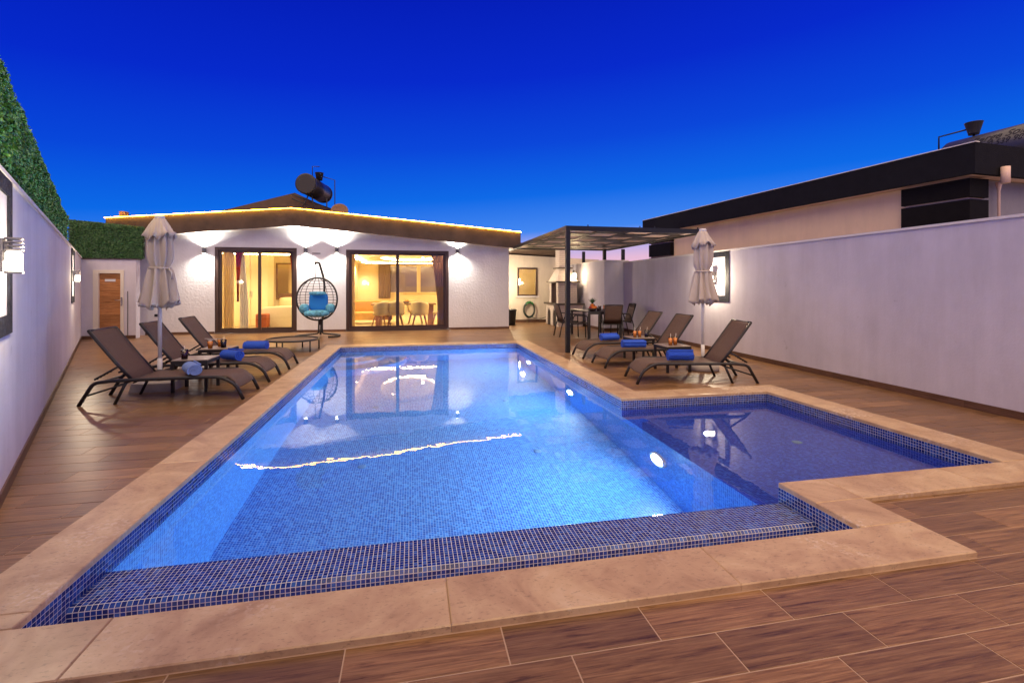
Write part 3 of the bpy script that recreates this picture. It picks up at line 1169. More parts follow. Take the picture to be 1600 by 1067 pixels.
# ------------------------------------------------------------------ artificial hedges
def hedge(label, a, b, n_in, z0a, z0b, z1a, z1b, count, mat='leaf', seed=1):
    rnd = random.Random(seed)
    a, b, n_in = Vector(a), Vector(b), Vector(n_in).normalized()
    t = thing('hedge', label, 'hedge', (a.x, a.y, z0a), 0, 'artificial leaf hedges on the walls')
    d = b - a
    L = d.length
    d.normalize()
    pts = [a, b, b - n_in * 0.08, a - n_in * 0.08]
    zz = [(z0a, z1a), (z0b, z1b), (z0b, z1b), (z0a, z1a)]
    if (pts[1] - pts[0]).cross(pts[3] - pts[0]) < 0:
        pts = [pts[1], pts[0], pts[3], pts[2]]
        zz = [zz[1], zz[0], zz[3], zz[2]]
    MB().hexa([(p.x, p.y, z[0]) for p, z in zip(pts, zz)] + [(p.x, p.y, z[1] - 0.03) for p, z in zip(pts, zz)]).build('backing_panel', 'mesh_back', t)
    m = MB()
    for i in range(count):
        s = rnd.random() * L
        f = s / L
        lo, hi = z0a + (z0b - z0a) * f, z1a + (z1b - z1a) * f
        z = lo + (hi - lo) * rnd.random()
        depth = rnd.uniform(-0.01, 0.075) + 0.02 * math.sin(s * 7.1) * math.sin(z * 9.0)
        if rnd.random() < 0.16:
            z = hi + rnd.uniform(-0.04, 0.05)
            depth = rnd.uniform(-0.09, 0.06)
        p = a + d * s + n_in * depth
        w_, h_ = rnd.uniform(0.007, 0.014), rnd.uniform(0.014, 0.030)
        ax = Vector((rnd.uniform(-1, 1), rnd.uniform(-1, 1), rnd.uniform(-0.5, 1))).normalized()
        nn = (Vector((n_in.x, n_in.y, 0.35)) + Vector((rnd.uniform(-.9, .9), rnd.uniform(-.9, .9), rnd.uniform(-.9, .9)))).normalized()
        sx = ax.cross(nn)
        if sx.length < 1e-3:
            continue
        sx.normalize()
        ax = nn.cross(sx)
        c = Vector((p.x, p.y, z))
        m.face([c - ax * h_ * 0.6, c + sx * w_, c + ax * h_, c - sx * w_])
    kind(m.build('leaves', mat, t), 'stuff')
    return t


ho = LN * (-0.10)
h1a, h1b = LP + LD * (-4.2) + ho, LP + LD * 5.7 + ho
hedge('long leafy hedge panel running along the top of the left wall', h1a, h1b, LN, 2.10, 2.10, 3.12, 2.69, 95000, 'leaf', 3)
hedge('short leafy hedge piece closing the far end of the left wall hedge', LP + LD * 5.75 + ho, LP + LD * 7.4 + ho, LN, 2.10, 2.10, 2.62, 2.66, 12000, 'leaf', 4)
hedge('dark leafy hedge panel above the wooden door, behind the house corner', (-8.95, 14.78), (-7.2, 14.78), (0, -1), 2.12, 2.12, 3.1, 2.95, 24000, 'leaf_dark', 5)

# ------------------------------------------------------------------ wall with the wooden door
dw = thing('door_wall', 'white end wall with the wooden board door', 'wall', (-8.7, 14.62, DECK))
dm = MB()
for (x0, x1, z0, z1) in ((-8.9, -8.30, DECK - .05, 2.09), (-7.58, -7.30, DECK - .05, 2.09), (-8.30, -7.58, 1.81, 2.09)):
    dm.box(x0, x1, 14.62, 14.82, z0, z1)
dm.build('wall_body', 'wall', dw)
MB().box(-8.9, -7.26, 14.59, 14.84, 2.09, 2.12).build('wall_cap', 'slab_dark', dw)
skirting_run(dw, (-8.7, 14.62), (-8.31, 14.62), (0, -1))
skirting_run(dw, (-7.57, 14.62), (-7.30, 14.62), (0, -1))
door = thing('wooden_door', 'brown wooden board door in a white frame, left of the house', 'door', (-7.94, 14.64, DECK))
fm = MB()
fm.box(-8.30, -8.17, 14.60, 14.70, DECK, 1.81)
fm.box(-7.66, -7.58, 14.60, 14.70, DECK, 1.81)
fm.box(-8.17, -7.66, 14.60, 14.70, 1.72, 1.81)
fm.build('door_frame', 'door_white', door)
nb = 11
for k in range(nb):
    z0 = DECK + 0.02 + k * (1.72 - DECK - 0.02) / nb
    MB().slab(-8.168, -7.662, 14.645 + random.uniform(-.003, .003), 14.68, z0 + 0.002, z0 + (1.72 - DECK - 0.02) / nb - 0.002, 0.002).build('board', 'door_wood', door)
MB().box(-8.168, -7.662, 14.66, 14.69, DECK, 1.72).build('door_core', 'slab_dark', door)
MB().tube([(-7.49, 14.612, 1.24), (-7.49, 14.612, 0.05)], 0.008, 6).build('cable', 'tank_end', dw)
hd = MB()
hd.box(-7.645, -7.605, 14.585, 14.60, 0.86, 1.08)
hd.tube([(-7.625, 14.585, 1.0), (-7.625, 14.55, 1.0), (-7.76, 14.55, 1.0)], 0.010, 8)
hd.build('handle', 'steel', door)
MB().box(-8.04, -7.79, 14.632, 14.644, 1.50, 1.565).build('name_plate', 'drain', door)

# ------------------------------------------------------------------ house
HV = 15.5
house = thing('house', 'white stucco house with low gable roof edged by a glowing light strip', 'house', (-2.2, HV, DECK))
AP = -3.45


def lin(u, l, a, r):
    return l[1] + (a - l[1]) * (u - l[0]) / (AP - l[0]) if u < AP else a + (r[1] - a) * (u - AP) / (r[0] - AP)


FB = lambda u: lin(u, (-8.25, 2.70), 3.17, (3.47, 2.59))
FT = lambda u: lin(u, (-8.25, 3.25), 3.67, (3.47, 3.115))
D1 = (-5.69, -3.42, -0.01, 2.535)
D2 = (-1.99, 1.185, -0.01, 2.51)
D3 = None
wb = MB()


def strip(x0, x1, y0, y1, z0, zt):
    wb.hexa([(x0, y0, z0), (x1, y0, z0), (x1, y1, z0), (x0, y1, z0), (x0, y0, zt(x0)), (x1, y0, zt(x1)), (x1, y1, zt(x1)), (x0, y1, zt(x0))])


top = lambda u: FB(u) + 0.05
for x0, x1 in ((-7.85, D1[0]), (D1[1], D2[0]), (D2[1], 3.17)):
    if x0 < AP < x1:
        strip(x0, AP, HV, HV + 0.25, DECK - .05, top)
        strip(AP, x1, HV, HV + 0.25, DECK - .05, top)
    else:
        strip(x0, x1, HV, HV + 0.25, DECK - .05, top)
for D in (D1, D2):
    x0, x1 = D[0], D[1]
    if x0 < AP < x1:
        strip(x0, AP, HV, HV + 0.25, D[3], top)
        strip(AP, x1, HV, HV + 0.25, D[3], top)
    else:
        strip(x0, x1, HV, HV + 0.25, D[3], top)
    wb.box(x0, x1, HV + 0.02, HV + 0.25, DECK - .05, D[2])
strip(-7.85, -7.60, HV + 0.25, 25.85, DECK - .05, top)
strip(2.92, 3.17, HV + 0.25, 25.85, DECK - .05, top)
wb.box(-7.60, 2.92, 25.6, 25.85, DECK - .05, 2.6)
wb.build('outer_wall', 'facade', house)
fa = MB()
for x0, x1 in ((-8.25, AP), (AP, 3.47)):
    fa.hexa([(x0, 15.05, FB(x0)), (x1, 15.05, FB(x1)), (x1, 15.15, FB(x1)), (x0, 15.15, FB(x0)), (x0, 15.05, FT(x0)), (x1, 15.05, FT(x1)), (x1, 15.15, FT(x1)), (x0, 15.15, FT(x0))])
fa.hexa([(3.37, 15.15, FB(3.37)), (3.47, 15.15, FB(3.47)), (3.47, 25.95, FB(3.47)), (3.37, 25.95, FB(3.37)), (3.37, 15.15, FT(3.37)), (3.47, 15.15, FT(3.47)), (3.47, 25.95, FT(3.47)), (3.37, 25.95, FT(3.37))])
fa.hexa([(-8.25, 15.15, FB(-8.25)), (-8.15, 15.15, FB(-8.15)), (-8.15, 25.95, FB(-8.15)), (-8.25, 25.95, FB(-8.25)), (-8.25, 15.15, FT(-8.25)), (-8.15, 15.15, FT(-8.15)), (-8.15, 25.95, FT(-8.15)), (-8.25, 25.95, FT(-8.25))])
fa.build('fascia', 'fascia', house)
so = MB()
for x0, x1 in ((-8.15, AP), (AP, 3.37)):
    so.hexa([(x0, 15.15, FB(x0) + .01), (x1, 15.15, FB(x1) + .01), (x1, 25.95, FB(x1) + .01), (x0, 25.95, FB(x0) + .01),
             (x0, 15.15, FB(x0) + .04), (x1, 15.15, FB(x1) + .04), (x1, 25.95, FB(x1) + .04), (x0, 25.95, FB(x0) + .04)])
so.build('soffit', 'soffit', house)
rf = MB()
for x0, x1 in ((-8.15, AP), (AP, 3.37)):
    rf.hexa([(x0, 15.15, FB(x0) + .06), (x1, 15.15, FB(x1) + .06), (x1, 25.95, FB(x1) + .06), (x0, 25.95, FB(x0) + .06),
             (x0, 15.15, FT(x0) - .06), (x1, 15.15, FT(x1) - .06), (x1, 25.95, FT(x1) - .06), (x0, 25.95, FT(x0) - .06)])
ro = rf.build('roof', 'roof', house)
MB().prism([(-6.35, 3.6), (-1.75, 3.55), (-2.2, 3.8), (-3.93, 4.58), (-6.2, 3.9)], 'y', 17.5, 20.5).build('upper_roof', 'roof', ro)
MB().tube([(-8.25, 15.004, FT(-8.25) + .004), (AP, 15.004, FT(AP) + .004), (3.47, 15.004, FT(3.47) + .004)], 0.0095, 8).build('light_strip', 'led', house)
MB().box(-8.08, -7.94, 15.35, 15.55, 3.15, 3.49).build('chimney', 'chimney', ro)
for seg in (((-7.5, HV), (D1[0] - .0, HV)), ((D1[1], HV), (D2[0], HV)), ((D2[1], HV), (3.17, HV))):
    skirting_run(house, seg[0], seg[1], (0, -1), 0.07)
skirting_run(house, (3.17, HV), (3.17, 18.05), (1, 0), 0.07)
MB().box(-7.26, -7.18, HV - 0.02, HV, 0.50, 0.57).build('wall_socket', 'black', house)
MB().box(-2.98, -2.74, HV - 0.012, HV, 2.36, 2.40).build('name_plate', 'lantern', house)


def sliding_door(D, mid, label_part):
    x0, x1, z0, z1 = D
    F = 0.095
    fr = MB()
    y0, y1 = HV + 0.012, HV + 0.16
    fr.box(x0, x0 + F, y0, y1, z0, z1)
    fr.box(x1 - F, x1, y0, y1, z0, z1)
    fr.box(x0 + F, x1 - F, y0, y1, z1 - F, z1)
    fr.box(x0 + F, x1 - F, y0, y1, z0, z0 + 0.06)
    o = fr.build('sliding_door', 'frame', house)
    if label_part:
        o['label'] = label_part
    sills = MB().slab(x0 - 0.04, x1 + 0.04, HV - 0.05, HV + 0.012, DECK, z0 + 0.004, 0.004)
    sills.build('threshold', 'frame', o)
    for (a, b, yy) in ((x0 + F, mid + 0.05, HV + 0.05), (mid - 0.05, x1 - F, HV + 0.10)):
        s = MB()
        t = 0.075
        s.box(a, a + t, yy, yy + 0.04, z0 + 0.06, z1 - F)
        s.box(b - t, b, yy, yy + 0.04, z0 + 0.06, z1 - F)
        s.box(a + t, b - t, yy, yy + 0.04, z0 + 0.06, z0 + 0.06 + t)
        s.box(a + t, b - t, yy, yy + 0.04, z1 - F - t * .7, z1 - F)
        s.build('sash', 'frame', o)
        MB().box(a + t, b - t, yy + 0.016, yy + 0.024, z0 + 0.06 + t, z1 - F - t * .7).build('pane', 'pane', o)


sliding_door(D1, -4.49, None)
sliding_door(D2, -0.43, None)


def sconce(u, z, label):
    t = thing('wall_sconce', label, 'wall lamp', (u, HV, z), 0, 'up and down sconces on the house front')
    MB().box(-0.03, 0.03, -0.03, 0.0, -0.05, 0.05).build('wall_mount', 'sconce', t, world=False)
    MB().lathe([(0.052, -0.085), (0.055, -0.08), (0.055, 0.08), (0.052, 0.085)], 20, (0, -0.085, 0)).build('housing', 'sconce', t, world=False)
    for s in (1, -1):
        MB().lathe([(0.042, 0.0), (0.042, 0.003)], 18, (0, -0.085, s * 0.087 - (0.003 if s < 0 else 0))).build('lens', 'lens', t, world=False)
        o = lamp('sconce_light', 'SPOT', (0, 0, 0), 260.0 if s > 0 else 180.0, (1.0, 0.90, 0.76), None, spot_size=R(146), spot_blend=1.0, shadow_soft_size=0.025)
        o.parent = t
        o.location = (0, -0.13, s * 0.10)
        o.rotation_euler = (R(180) if s > 0 else 0, 0, 0)
        o.rotation_euler.x += R(-12) if s > 0 else R(12)


sconce(-5.94, 2.43, 'grey sconce left of the bedroom door, its light on the wall by the left umbrella')
sconce(-3.15, 2.47, 'grey sconce just right of the bedroom door, above the hanging chair')
sconce(-2.25, 2.49, 'grey sconce just left of the living room door')
sconce(1.46, 2.51, 'grey sconce right of the living room door, on the wide blank wall')


# rooms behind the glass
def room(x0, x1, y0, y1, zc, wallmat='cream'):
    MB().box(x0, x1, y0, y1, -0.06, -0.012).build('interior_floor', 'cream_floor', house)
    MB().box(x0, x1, y1, y1 + 0.08, -0.012, zc).build('interior_wall', wallmat, house)
    MB().box(x0 - 0.08, x0, y0, y1 + .08, -0.012, zc).build('interior_wall', wallmat, house)
    MB().box(x1, x1 + 0.08, y0, y1 + .08, -0.012, zc).build('interior_wall', wallmat, house)
    MB().box(x0 - 0.08, x1 + 0.08, y0, y1 + .08, zc, zc + 0.03).build('ceiling', 'ceil', house)


def cove(x0, x1, y0, y1, zc, w_=0.35, drop=0.13):
    """dropped border under the ceiling with a light strip on its inner edge"""
    m = MB()
    zt = zc - drop + 0.03
    m.box(x0, x1, y0, y0 + w_, zc - drop, zt)
    m.box(x0, x1, y1 - w_, y1, zc - drop, zt)
    m.box(x0, x0 + w_, y0 + w_, y1 - w_, zc - drop, zt)
    m.box(x1 - w_, x1, y0 + w_, y1 - w_, zc - drop, zt)
    m.build('ceiling_border', 'ceil', house)
    q = w_ - 0.03
    z = zt + 0.016
    MB().tube([(x0 + q, y0 + q, z), (x1 - q, y0 + q, z), (x1 - q, y1 - q, z), (x0 + q, y1 - q, z)], 0.014, 6, closed=True).build('cove_light', 'led_in', house)


room(-6.75, -2.85, HV + .26, 19.6, 2.64)
cove(-6.75, -2.85, HV + .3, 19.6, 2.64, 0.45)
room(-2.66, 2.84, HV + .26, 25.4, 2.64)
cove(-2.66, 2.84, HV + .3, 25.4, 2.64, 0.4)
oval = MB()
n = 40
cx_, cy_ = -0.1, 20.4
for k in range(n):
    a0, a1 = 2 * math.pi * k / n, 2 * math.pi * (k + 1) / n
    pts = []
    for (rx, ry) in ((1.15, 2.3), (1.6, 2.85)):
        pts.append((cx_ + rx * math.cos(a0), cy_ + ry * math.sin(a0)))
        pts.append((cx_ + rx * math.cos(a1), cy_ + ry * math.sin(a1)))
    a, b, c, d = pts[0], pts[1], pts[3], pts[2]
    oval.hexa([(p[0], p[1], 2.52) for p in (a, d, c, b)] + [(p[0], p[1], 2.55) for p in (a, d, c, b)])
oval.build('ceiling_oval', 'ceil', house)
MB().tube([(cx_ + 1.19 * math.cos(2 * math.pi * k / n), cy_ + 2.34 * math.sin(2 * math.pi * k / n), 2.567) for k in range(n)], 0.014, 6, closed=True).build('cove_light', 'led_in', house)
for (x, y) in ((-2.2, 16.0), (-0.9, 16.0), (0.9, 16.0), (2.4, 16.0), (-2.3, 18.4), (2.4, 18.4), (-0.7, 19.4), (0.5, 21.4), (-2.3, 21.4), (2.4, 21.4), (-2.3, 24.0), (2.4, 24.0), (-4.3, 16.1), (-5.8, 16.1), (-3.2, 18.0), (-6.4, 18.0)):
    zz = 2.508 if y < 16.2 or x in (-2.3, 2.4, -3.2, -6.4) else 2.636
    MB().lathe([(0.05, -0.008), (0.05, 0.0)], 14, (x, y, zz)).build('downlight', 'bulb', house)
    lamp('downlight_beam', 'SPOT', (x, y, zz - 0.03), 210.0, (1.0, 0.76, 0.41), house, spot_size=R(150), spot_blend=0.6, shadow_soft_size=0.04)

# dark windows in the living room's back wall
bw = MB()
bw.box(-1.25, 2.3, 25.36, 25.40, 1.06, 2.40)
bwo = bw.build('back_window', 'evening_glass', house)
bf = MB()
for x in (-1.25, 0.28, 0.42, 2.26):
    bf.box(x, x + 0.05, 25.33, 25.36, 1.06, 2.40)
bf.box(-1.25, 2.31, 25.33, 25.36, 1.01, 1.06)
bf.box(-1.25, 2.31, 25.33, 25.36, 2.40, 2.45)
bf.box(0.33, 0.42, 25.34, 25.36, 1.06, 2.40)
bf.build('window_frame', 'cream', bwo)


# ------------------------------------------------------------------ curtains and furniture indoors
def curtain(label, x0, x1, y, z0, z1, mat, folds, gather=None, amp=0.017):
    """hanging cloth with folds; gather = (x at hem) pulls one edge sideways towards the floor"""
    m = MB()
    nx, nz = folds * 8, 14
    vs_ = []
    for j in range(nz + 1):
        f = j / nz
        z = z1 + (z0 - z1) * f
        xa, xb = x0, x1
        if gather:
            xa += (gather[0] - x0) * min(1, f * 1.5) ** 0.8
            xb += (gather[1] - x1) * min(1, f * 1.5) ** 0.8
        for i in range(nx + 1):
            s = i / nx
            vs_.append((xa + (xb - xa) * s, y + amp * math.sin(2 * math.pi * folds * s) * (0.7 + 0.3 * f), z))
    m.mesh(vs_, [(j * (nx + 1) + i, (j + 1) * (nx + 1) + i, (j + 1) * (nx + 1) + i + 1, j * (nx + 1) + i + 1) for j in range(nz) for i in range(nx)], True)
    o = m.build('curtain', mat)
    o.data.polygons.foreach_set('use_smooth', [True] * len(o.data.polygons))
    sm = o.modifiers.new('thick', 'SOLIDIFY')
    sm.thickness = 0.006
    return tag(o, label, 'curtain')


curtain('beige curtain at the left edge of the bedroom door', -5.56, -5.28, HV + .32, 0.0, 2.55, 'curtain_beige', 5)
curtain('dark red drape tapering beside the white sheer in the bedroom', -5.27, -5.05, HV + .40, 0.9, 2.55, 'curtain_red', 3, (-5.22, -5.16))
curtain('white sheer curtain pulled aside in the bedroom doorway', -5.18, -5.06, HV + .48, 0.0, 2.5, 'sheer', 3, (-5.16, -4.92))
curtain('dark red drape at the right edge of the bedroom door', -3.72, -3.50, HV + .32, 0.0, 2.53, 'curtain_red', 3, (-3.56, -3.50))
curtain('narrow beige curtain at the left edge of the living room door', -1.88, -1.76, HV + .32, 0.0, 2.5, 'curtain_beige', 2)
curtain('long grey-brown drape at the right edge of the living room door', 0.62, 1.08, HV + .32, 0.0, 2.5, 'curtain_grey', 5, (0.84, 1.06))
curtain('grey curtain at the back window of the living room', -1.65, -1.05, 25.2, 0.75, 2.48, 'curtain_grey', 5)

wr = thing('wardrobe', 'tall cream wardrobe inside the bedroom beside the white sheer', 'wardrobe', (-5.2, 18.0, -0.012))
MB().box(-5.95, -4.86, 17.8, 18.5, 0.0, 2.45).build('carcass', 'cream', wr)
for x0 in (-5.94, -5.395):
    MB().slab(x0, x0 + 0.53, 17.775, 17.799, 0.06, 2.43, 0.004).build('wardrobe_door', 'cream', wr)
for x0 in (-5.43, -5.37):
    MB().box(x0, x0 + 0.015, 17.75, 17.775, 1.0, 1.2).build('handle', 'steel', wr)
bd = thing('bed', 'double bed with a cream spread seen through the bedroom door', 'bed', (-4.1, 17.5, -0.012))
MB().box(-4.75, -3.25, 16.75, 18.9, 0.0, 0.36).build('bed_base', 'wood_mid', bd)
MB().pillow((-4.0, 17.8, 0.46), (0.80, 1.12, 0.22), 0.35).build('mattress', 'bedspread', bd)
MB().pillow((-4.0, 16.74, 0.36), (0.78, 0.07, 0.36), 0.3).build('bedspread', 'bedspread', bd)
MB().slab(-4.80, -3.2, 18.9, 19.0, 0.0, 1.1, 0.01).build('headboard', 'wood_mid', bd)
for x in (-4.4, -3.6):
    MB().pillow((x, 18.6, 0.78), (0.32, 0.14, 0.20), 0.6).build('pillow', 'bedspread', bd)
oc = thing('bedroom_stool', 'orange stool at the foot of the cream bed', 'stool', (-4.62, 16.4, -0.012))
MB().slab(-4.80, -4.48, 16.25, 16.6, 0.08, 0.5, 0.02).build('seat', 'bed_orange', oc)
for x in (-4.77, -4.54):
    for y in (16.28, 16.54):
        MB().box(x, x + .03, y, y + .03, 0.0, 0.08).build('leg', 'wood_mid', oc)
mi = thing('framed_mirror', 'large framed mirror on the bedroom back wall above the bed', 'mirror', (-4.3, 19.5, 1.0))
MB().box(-5.0, -3.45, 19.56, 19.58, 0.92, 2.2).build('mirror_glass', 'mirror', mi)
for (x0, x1, z0, z1) in ((-5.06, -5.0, 0.86, 2.26), (-3.45, -3.39, 0.86, 2.26), (-5.0, -3.45, 0.86, 0.92), (-5.0, -3.45, 2.2, 2.26)):
    MB().box(x0, x1, 19.54, 19.58, z0, z1).build('frame', 'wood_mid', mi)
pi = thing('picture_reflection', 'small grey frame imitating a reflection in the bedroom mirror', 'picture_reflection', (-4.05, 19.5, 1.6))  # modelled on the mirror glass to imitate what it reflects
MB().box(-4.2, -3.9, 19.535, 19.555, 1.28, 1.85).build('print', 'picture_reflection', pi)
for (x0, x1, z0, z1) in ((-4.23, -4.2, 1.25, 1.88), (-3.9, -3.87, 1.25, 1.88), (-4.2, -3.9, 1.25, 1.28), (-4.2, -3.9, 1.85, 1.88)):
    MB().box(x0, x1, 19.53, 19.555, z0, z1).build('frame', 'char', pi)

sf = thing('sofa', 'ochre sofa against the living room left wall', 'sofa', (-1.6, 18.3, -0.012))
MB().slab(-2.5, -0.7, 18.0, 18.85, 0.14, 0.42, 0.03).build('seat', 'sofa_fabric', sf)
MB().slab(-2.3, -0.8, 18.85, 19.05, 0.14, 0.84, 0.05).build('backrest', 'sofa_fabric', sf)
for x in (-2.52, -0.85):
    MB().pillow((x + .1, 18.4, 0.46), (0.11, 0.42, 0.14), 0.5).build('arm', 'sofa_fabric', sf)
for x in (-2.35, -0.85):
    for y in (18.08, 18.75):
        MB().tube([(x, y, 0.0), (x + 0.03, y, 0.15)], [0.012, 0.02], 8).build('leg', 'wood_mid', sf)
dt = thing('dining_table', 'long table with thick reddish legs inside the living room', 'table', (-0.1, 17.0, -0.012))
MB().slab(-1.35, 0.85, 16.75, 17.65, 0.73, 0.78, 0.008).build('tabletop', 'wood_mid', dt)
for x in (-1.2, 0.58):
    MB().slab(x, x + 0.18, 16.85, 17.05, -0.0, 0.73, 0.01).build('leg', 'wood_red', dt)
    MB().slab(x, x + 0.18, 17.35, 17.55, -0.0, 0.73, 0.01).build('leg', 'wood_red', dt)
vz = thing('table_vase', 'small dark bowl on the indoor dining table', 'bowl', (-0.17, 17.1, 0.768))
MB().lathe([(0.05, 0.0), (0.10, 0.03), (0.11, 0.08), (0.09, 0.075)], 16).build('bowl_body', 'bowl', vz, world=False)
for dx in (-0.03, 0.04):
    MB().pillow((dx, 0, 0.09), (0.045, 0.045, 0.045), 1.0, 12, 8).build('fruit', 'fruit_orange', vz, world=False)


def dining_chair():
    t = thing('dining_chair', '', 'chair', (0, 0, -0.012), 0, 'upholstered chairs around the indoor table')
    MB().pillow((0, 0, 0.46), (0.25, 0.25, 0.06), 0.5).build('seat', 'chair_fabric', t, world=False)
    m = MB()
    nn, hh = 14, 6
    vs_ = []
    for side in (0.0, 0.05):
        for j in range(hh + 1):
            for i in range(nn + 1):
                a = R(-170 + 160 * i / nn)
                r = 0.24 + side + 0.03 * j / hh
                zz = 0.44 + 0.46 * j / hh - 0.16 * (abs(i / nn - 0.5) * 2) ** 2 * j / hh
                vs_.append((r * math.cos(a), r * math.sin(a), zz))
    k = (nn + 1) * (hh + 1)
    fs_ = []
    for j in range(hh):
        for i in range(nn):
            a = j * (nn + 1) + i
            fs_.append((a, a + 1, a + nn + 2, a + nn + 1)[::-1])
            fs_.append((k + a, k + a + 1, k + a + nn + 2, k + a + nn + 1))
    for i in range(nn):
        a = hh * (nn + 1) + i
        fs_.append((a, a + 1, k + a + 1, k + a)[::-1])
        fs_.append((i, i + 1, k + i + 1, k + i))
    m.mesh(vs_, fs_, True)
    m.build('backrest', 'chair_fabric', t, world=False)
    for x in (-1, 1):
        for y in (-1, 1):
            MB().tube([(x * 0.25, y * 0.25, 0.0), (x * 0.15, y * 0.15, 0.42)], [0.014, 0.024], 8).build('leg', 'wood_red', t, world=False)
    return t


dc = dining_chair()
dc['label'] = 'beige upholstered chair at the near side, left end of the indoor table'
dc.location = (-0.98, 16.45, -0.012)
dc.rotation_euler = (0, 0, R(28))
twin(dc, 'beige upholstered chair behind the middle bar of the living room door', (-0.52, 16.5, -0.012), R(6))
twin(dc, 'beige upholstered chair with its back to the glass, right of the door bar', (0.28, 16.45, -0.012), R(-4))
twin(dc, 'beige upholstered chair at the right head of the indoor table by the drape', (0.98, 17.0, -0.012), R(85))
twin(dc, 'beige upholstered chair on the far side of the indoor table', (0.15, 17.95, -0.012), R(176))
wl_ = thing('indoor_wall_lamp', 'small glowing wall lamp above the ochre sofa', 'wall lamp', (-2.35, 25.38, 1.56))
MB().box(-0.03, 0.03, 0.0, 0.015, -0.06, 0.06).build('wall_plate', 'lantern', wl_, world=False)
MB().pillow((0, -0.05, 0), (0.06, 0.05, 0.07), 0.8, 14, 8).build('shade', 'bulb', wl_, world=False)

# ------------------------------------------------------------------ on the house roof
sh_ = thing('solar_water_heater', 'dark solar water tank with pipes on the house roof', 'water heater', (-3.4, 17.0, 3.6))
ax0, ax1 = Vector((-3.44, 16.9, 4.78)), Vector((-3.16, 18.4, 4.74))
d_ = (ax1 - ax0).normalized()
MB().tube([ax0, ax1], 0.33, 28).build('tank', 'heater', sh_)
MB().tube([ax0 - d_ * 0.05, ax0 - d_ * 0.045, ax0 + d_ * 0.06], [0.30, 0.345, 0.345], 28).build('end_cap', 'tank_end', sh_)
MB().tube([ax1 - d_ * 0.06, ax1 + d_ * 0.05], [0.34, 0.33], 28).build('end_cap', 'tank_end', sh_)
MB().lathe([(0.10, 0.0), (0.14, 0.25), (0.15, 0.26)], 18, (-3.13, 17.5, 5.04)).build('header_tank', 'tank_end', sh_)
fr_ = MB()
for (a, b) in (((-3.7, 17.0, 3.75), (-3.35, 17.0, 4.5)), ((-3.15, 17.0, 3.7), (-3.3, 17.0, 4.5)), ((-2.55, 17.9, 3.6), (-2.6, 17.9, 4.3)), ((-2.85, 17.3, 3.6), (-2.85, 17.3, 4.4)),
               ((-3.9, 17.0, 4.3), (-2.6, 17.2, 3.75)), ((-3.15, 17.0, 3.75), (-2.55, 17.9, 4.1)), ((-3.95, 17.2, 4.48), (-2.55, 17.4, 3.98))):
    fr_.tube([a, b], 0.022, 6)
fr_.build('stand', 'tank_end', sh_)
MB().tube([(-3.28, 17.1, 5.1), (-3.28, 17.1, 5.42), (-3.05, 17.1, 5.42)], 0.014, 6).build('vent_pipe', 'tank_end', sh_)
MB().tube([(-3.0, 17.5, 5.17), (-2.62, 17.5, 5.07), (-2.62, 17.55, 3.6)], 0.016, 6).build('pipe', 'tank_end', sh_)
ds = thing('satellite_dish', 'brown dish just above the roof light strip, right of the tank', 'satellite dish', (-2.3, 16.6, 3.5))
rot = Matrix.Rotation(R(68), 4, 'X')
dm_ = MB()
ns, nr = 24, 6
vs_ = []
for j in range(nr + 1):
    r = 0.28 * j / nr
    for k in range(ns):
        a = 2 * math.pi * k / ns
        vs_.append(rot @ Vector((r * math.cos(a), r * math.sin(a), 0.9 * r * r)) + Vector((-2.33, 16.6, 3.83)))
dm_.mesh(vs_, [(j * ns + k, j * ns + (k + 1) % ns, (j + 1) * ns + (k + 1) % ns, (j + 1) * ns + k) for j in range(nr) for k in range(ns)], True)
do = dm_.build('reflector', 'dish', ds)
do.modifiers.new('thick', 'SOLIDIFY').thickness = 0.012
MB().tube([(-2.33, 16.7, 3.4), (-2.33, 16.68, 3.8)], 0.02, 8).build('mast', 'tank_end', ds)
MB().tube([(-2.33, 16.6, 3.6), (-2.33, 16.25, 3.75)], 0.012, 6).build('feed_arm', 'tank_end', ds)

# ------------------------------------------------------------------ back wing behind the pergola
wing = thing('back_wing', 'cream back wing with a small brown window and sloping eave', 'building', (3.2, 18.05, DECK))
bwz = lambda u: 2.62 - 0.045 * (u - 3.2)
W3 = (4.03, 4.83, 0.99, 2.09)
wb = MB()
strip(3.0, W3[0], 18.05, 18.25, DECK - .05, bwz)
strip(W3[1], 7.4, 18.05, 18.25, DECK - .05, bwz)
strip(W3[0], W3[1], 18.05, 18.25, W3[3], bwz)
wb.box(W3[0], W3[1], 18.05, 18.25, DECK - .05, W3[2])
wb.build('wing_wall', 'backwall', wing)
MB().hexa([(3.17, 17.2, 2.98), (5.7, 17.2, 2.86), (5.7, 18.3, 2.50), (3.17, 18.3, 2.62), (3.17, 17.2, 3.02), (5.7, 17.2, 2.90), (5.7, 18.3, 2.58), (3.17, 18.3, 2.70)]).build('eave', 'roof', wing)
wf = MB()
F = 0.06
for (x0, x1, z0, z1) in ((W3[0], W3[0] + F, W3[2], W3[3]), (W3[1] - F, W3[1], W3[2], W3[3]), (W3[0] + F, W3[1] - F, W3[2], W3[2] + F), (W3[0] + F, W3[1] - F, W3[3] - F, W3[3])):
    wf.box(x0, x1, 18.02, 18.12, z0, z1)
wfo = wf.build('window', 'frame', wing)
MB().box(W3[0] + F, W3[1] - F, 18.06, 18.068, W3[2] + F, W3[3] - F).build('pane', 'pane', wfo)
MB().slab(W3[0] - .05, W3[1] + .05, 17.99, 18.05, W3[2] - .04, W3[2], 0.004).build('sill', 'cap', wfo)
skirting_run(wing, (3.17, 18.05), (5.95, 18.05), (0, -1), 0.11)
MB().box(3.4, 5.6, 19.6, 19.66, DECK, 2.4).build('inner_wall', 'cream', wing)
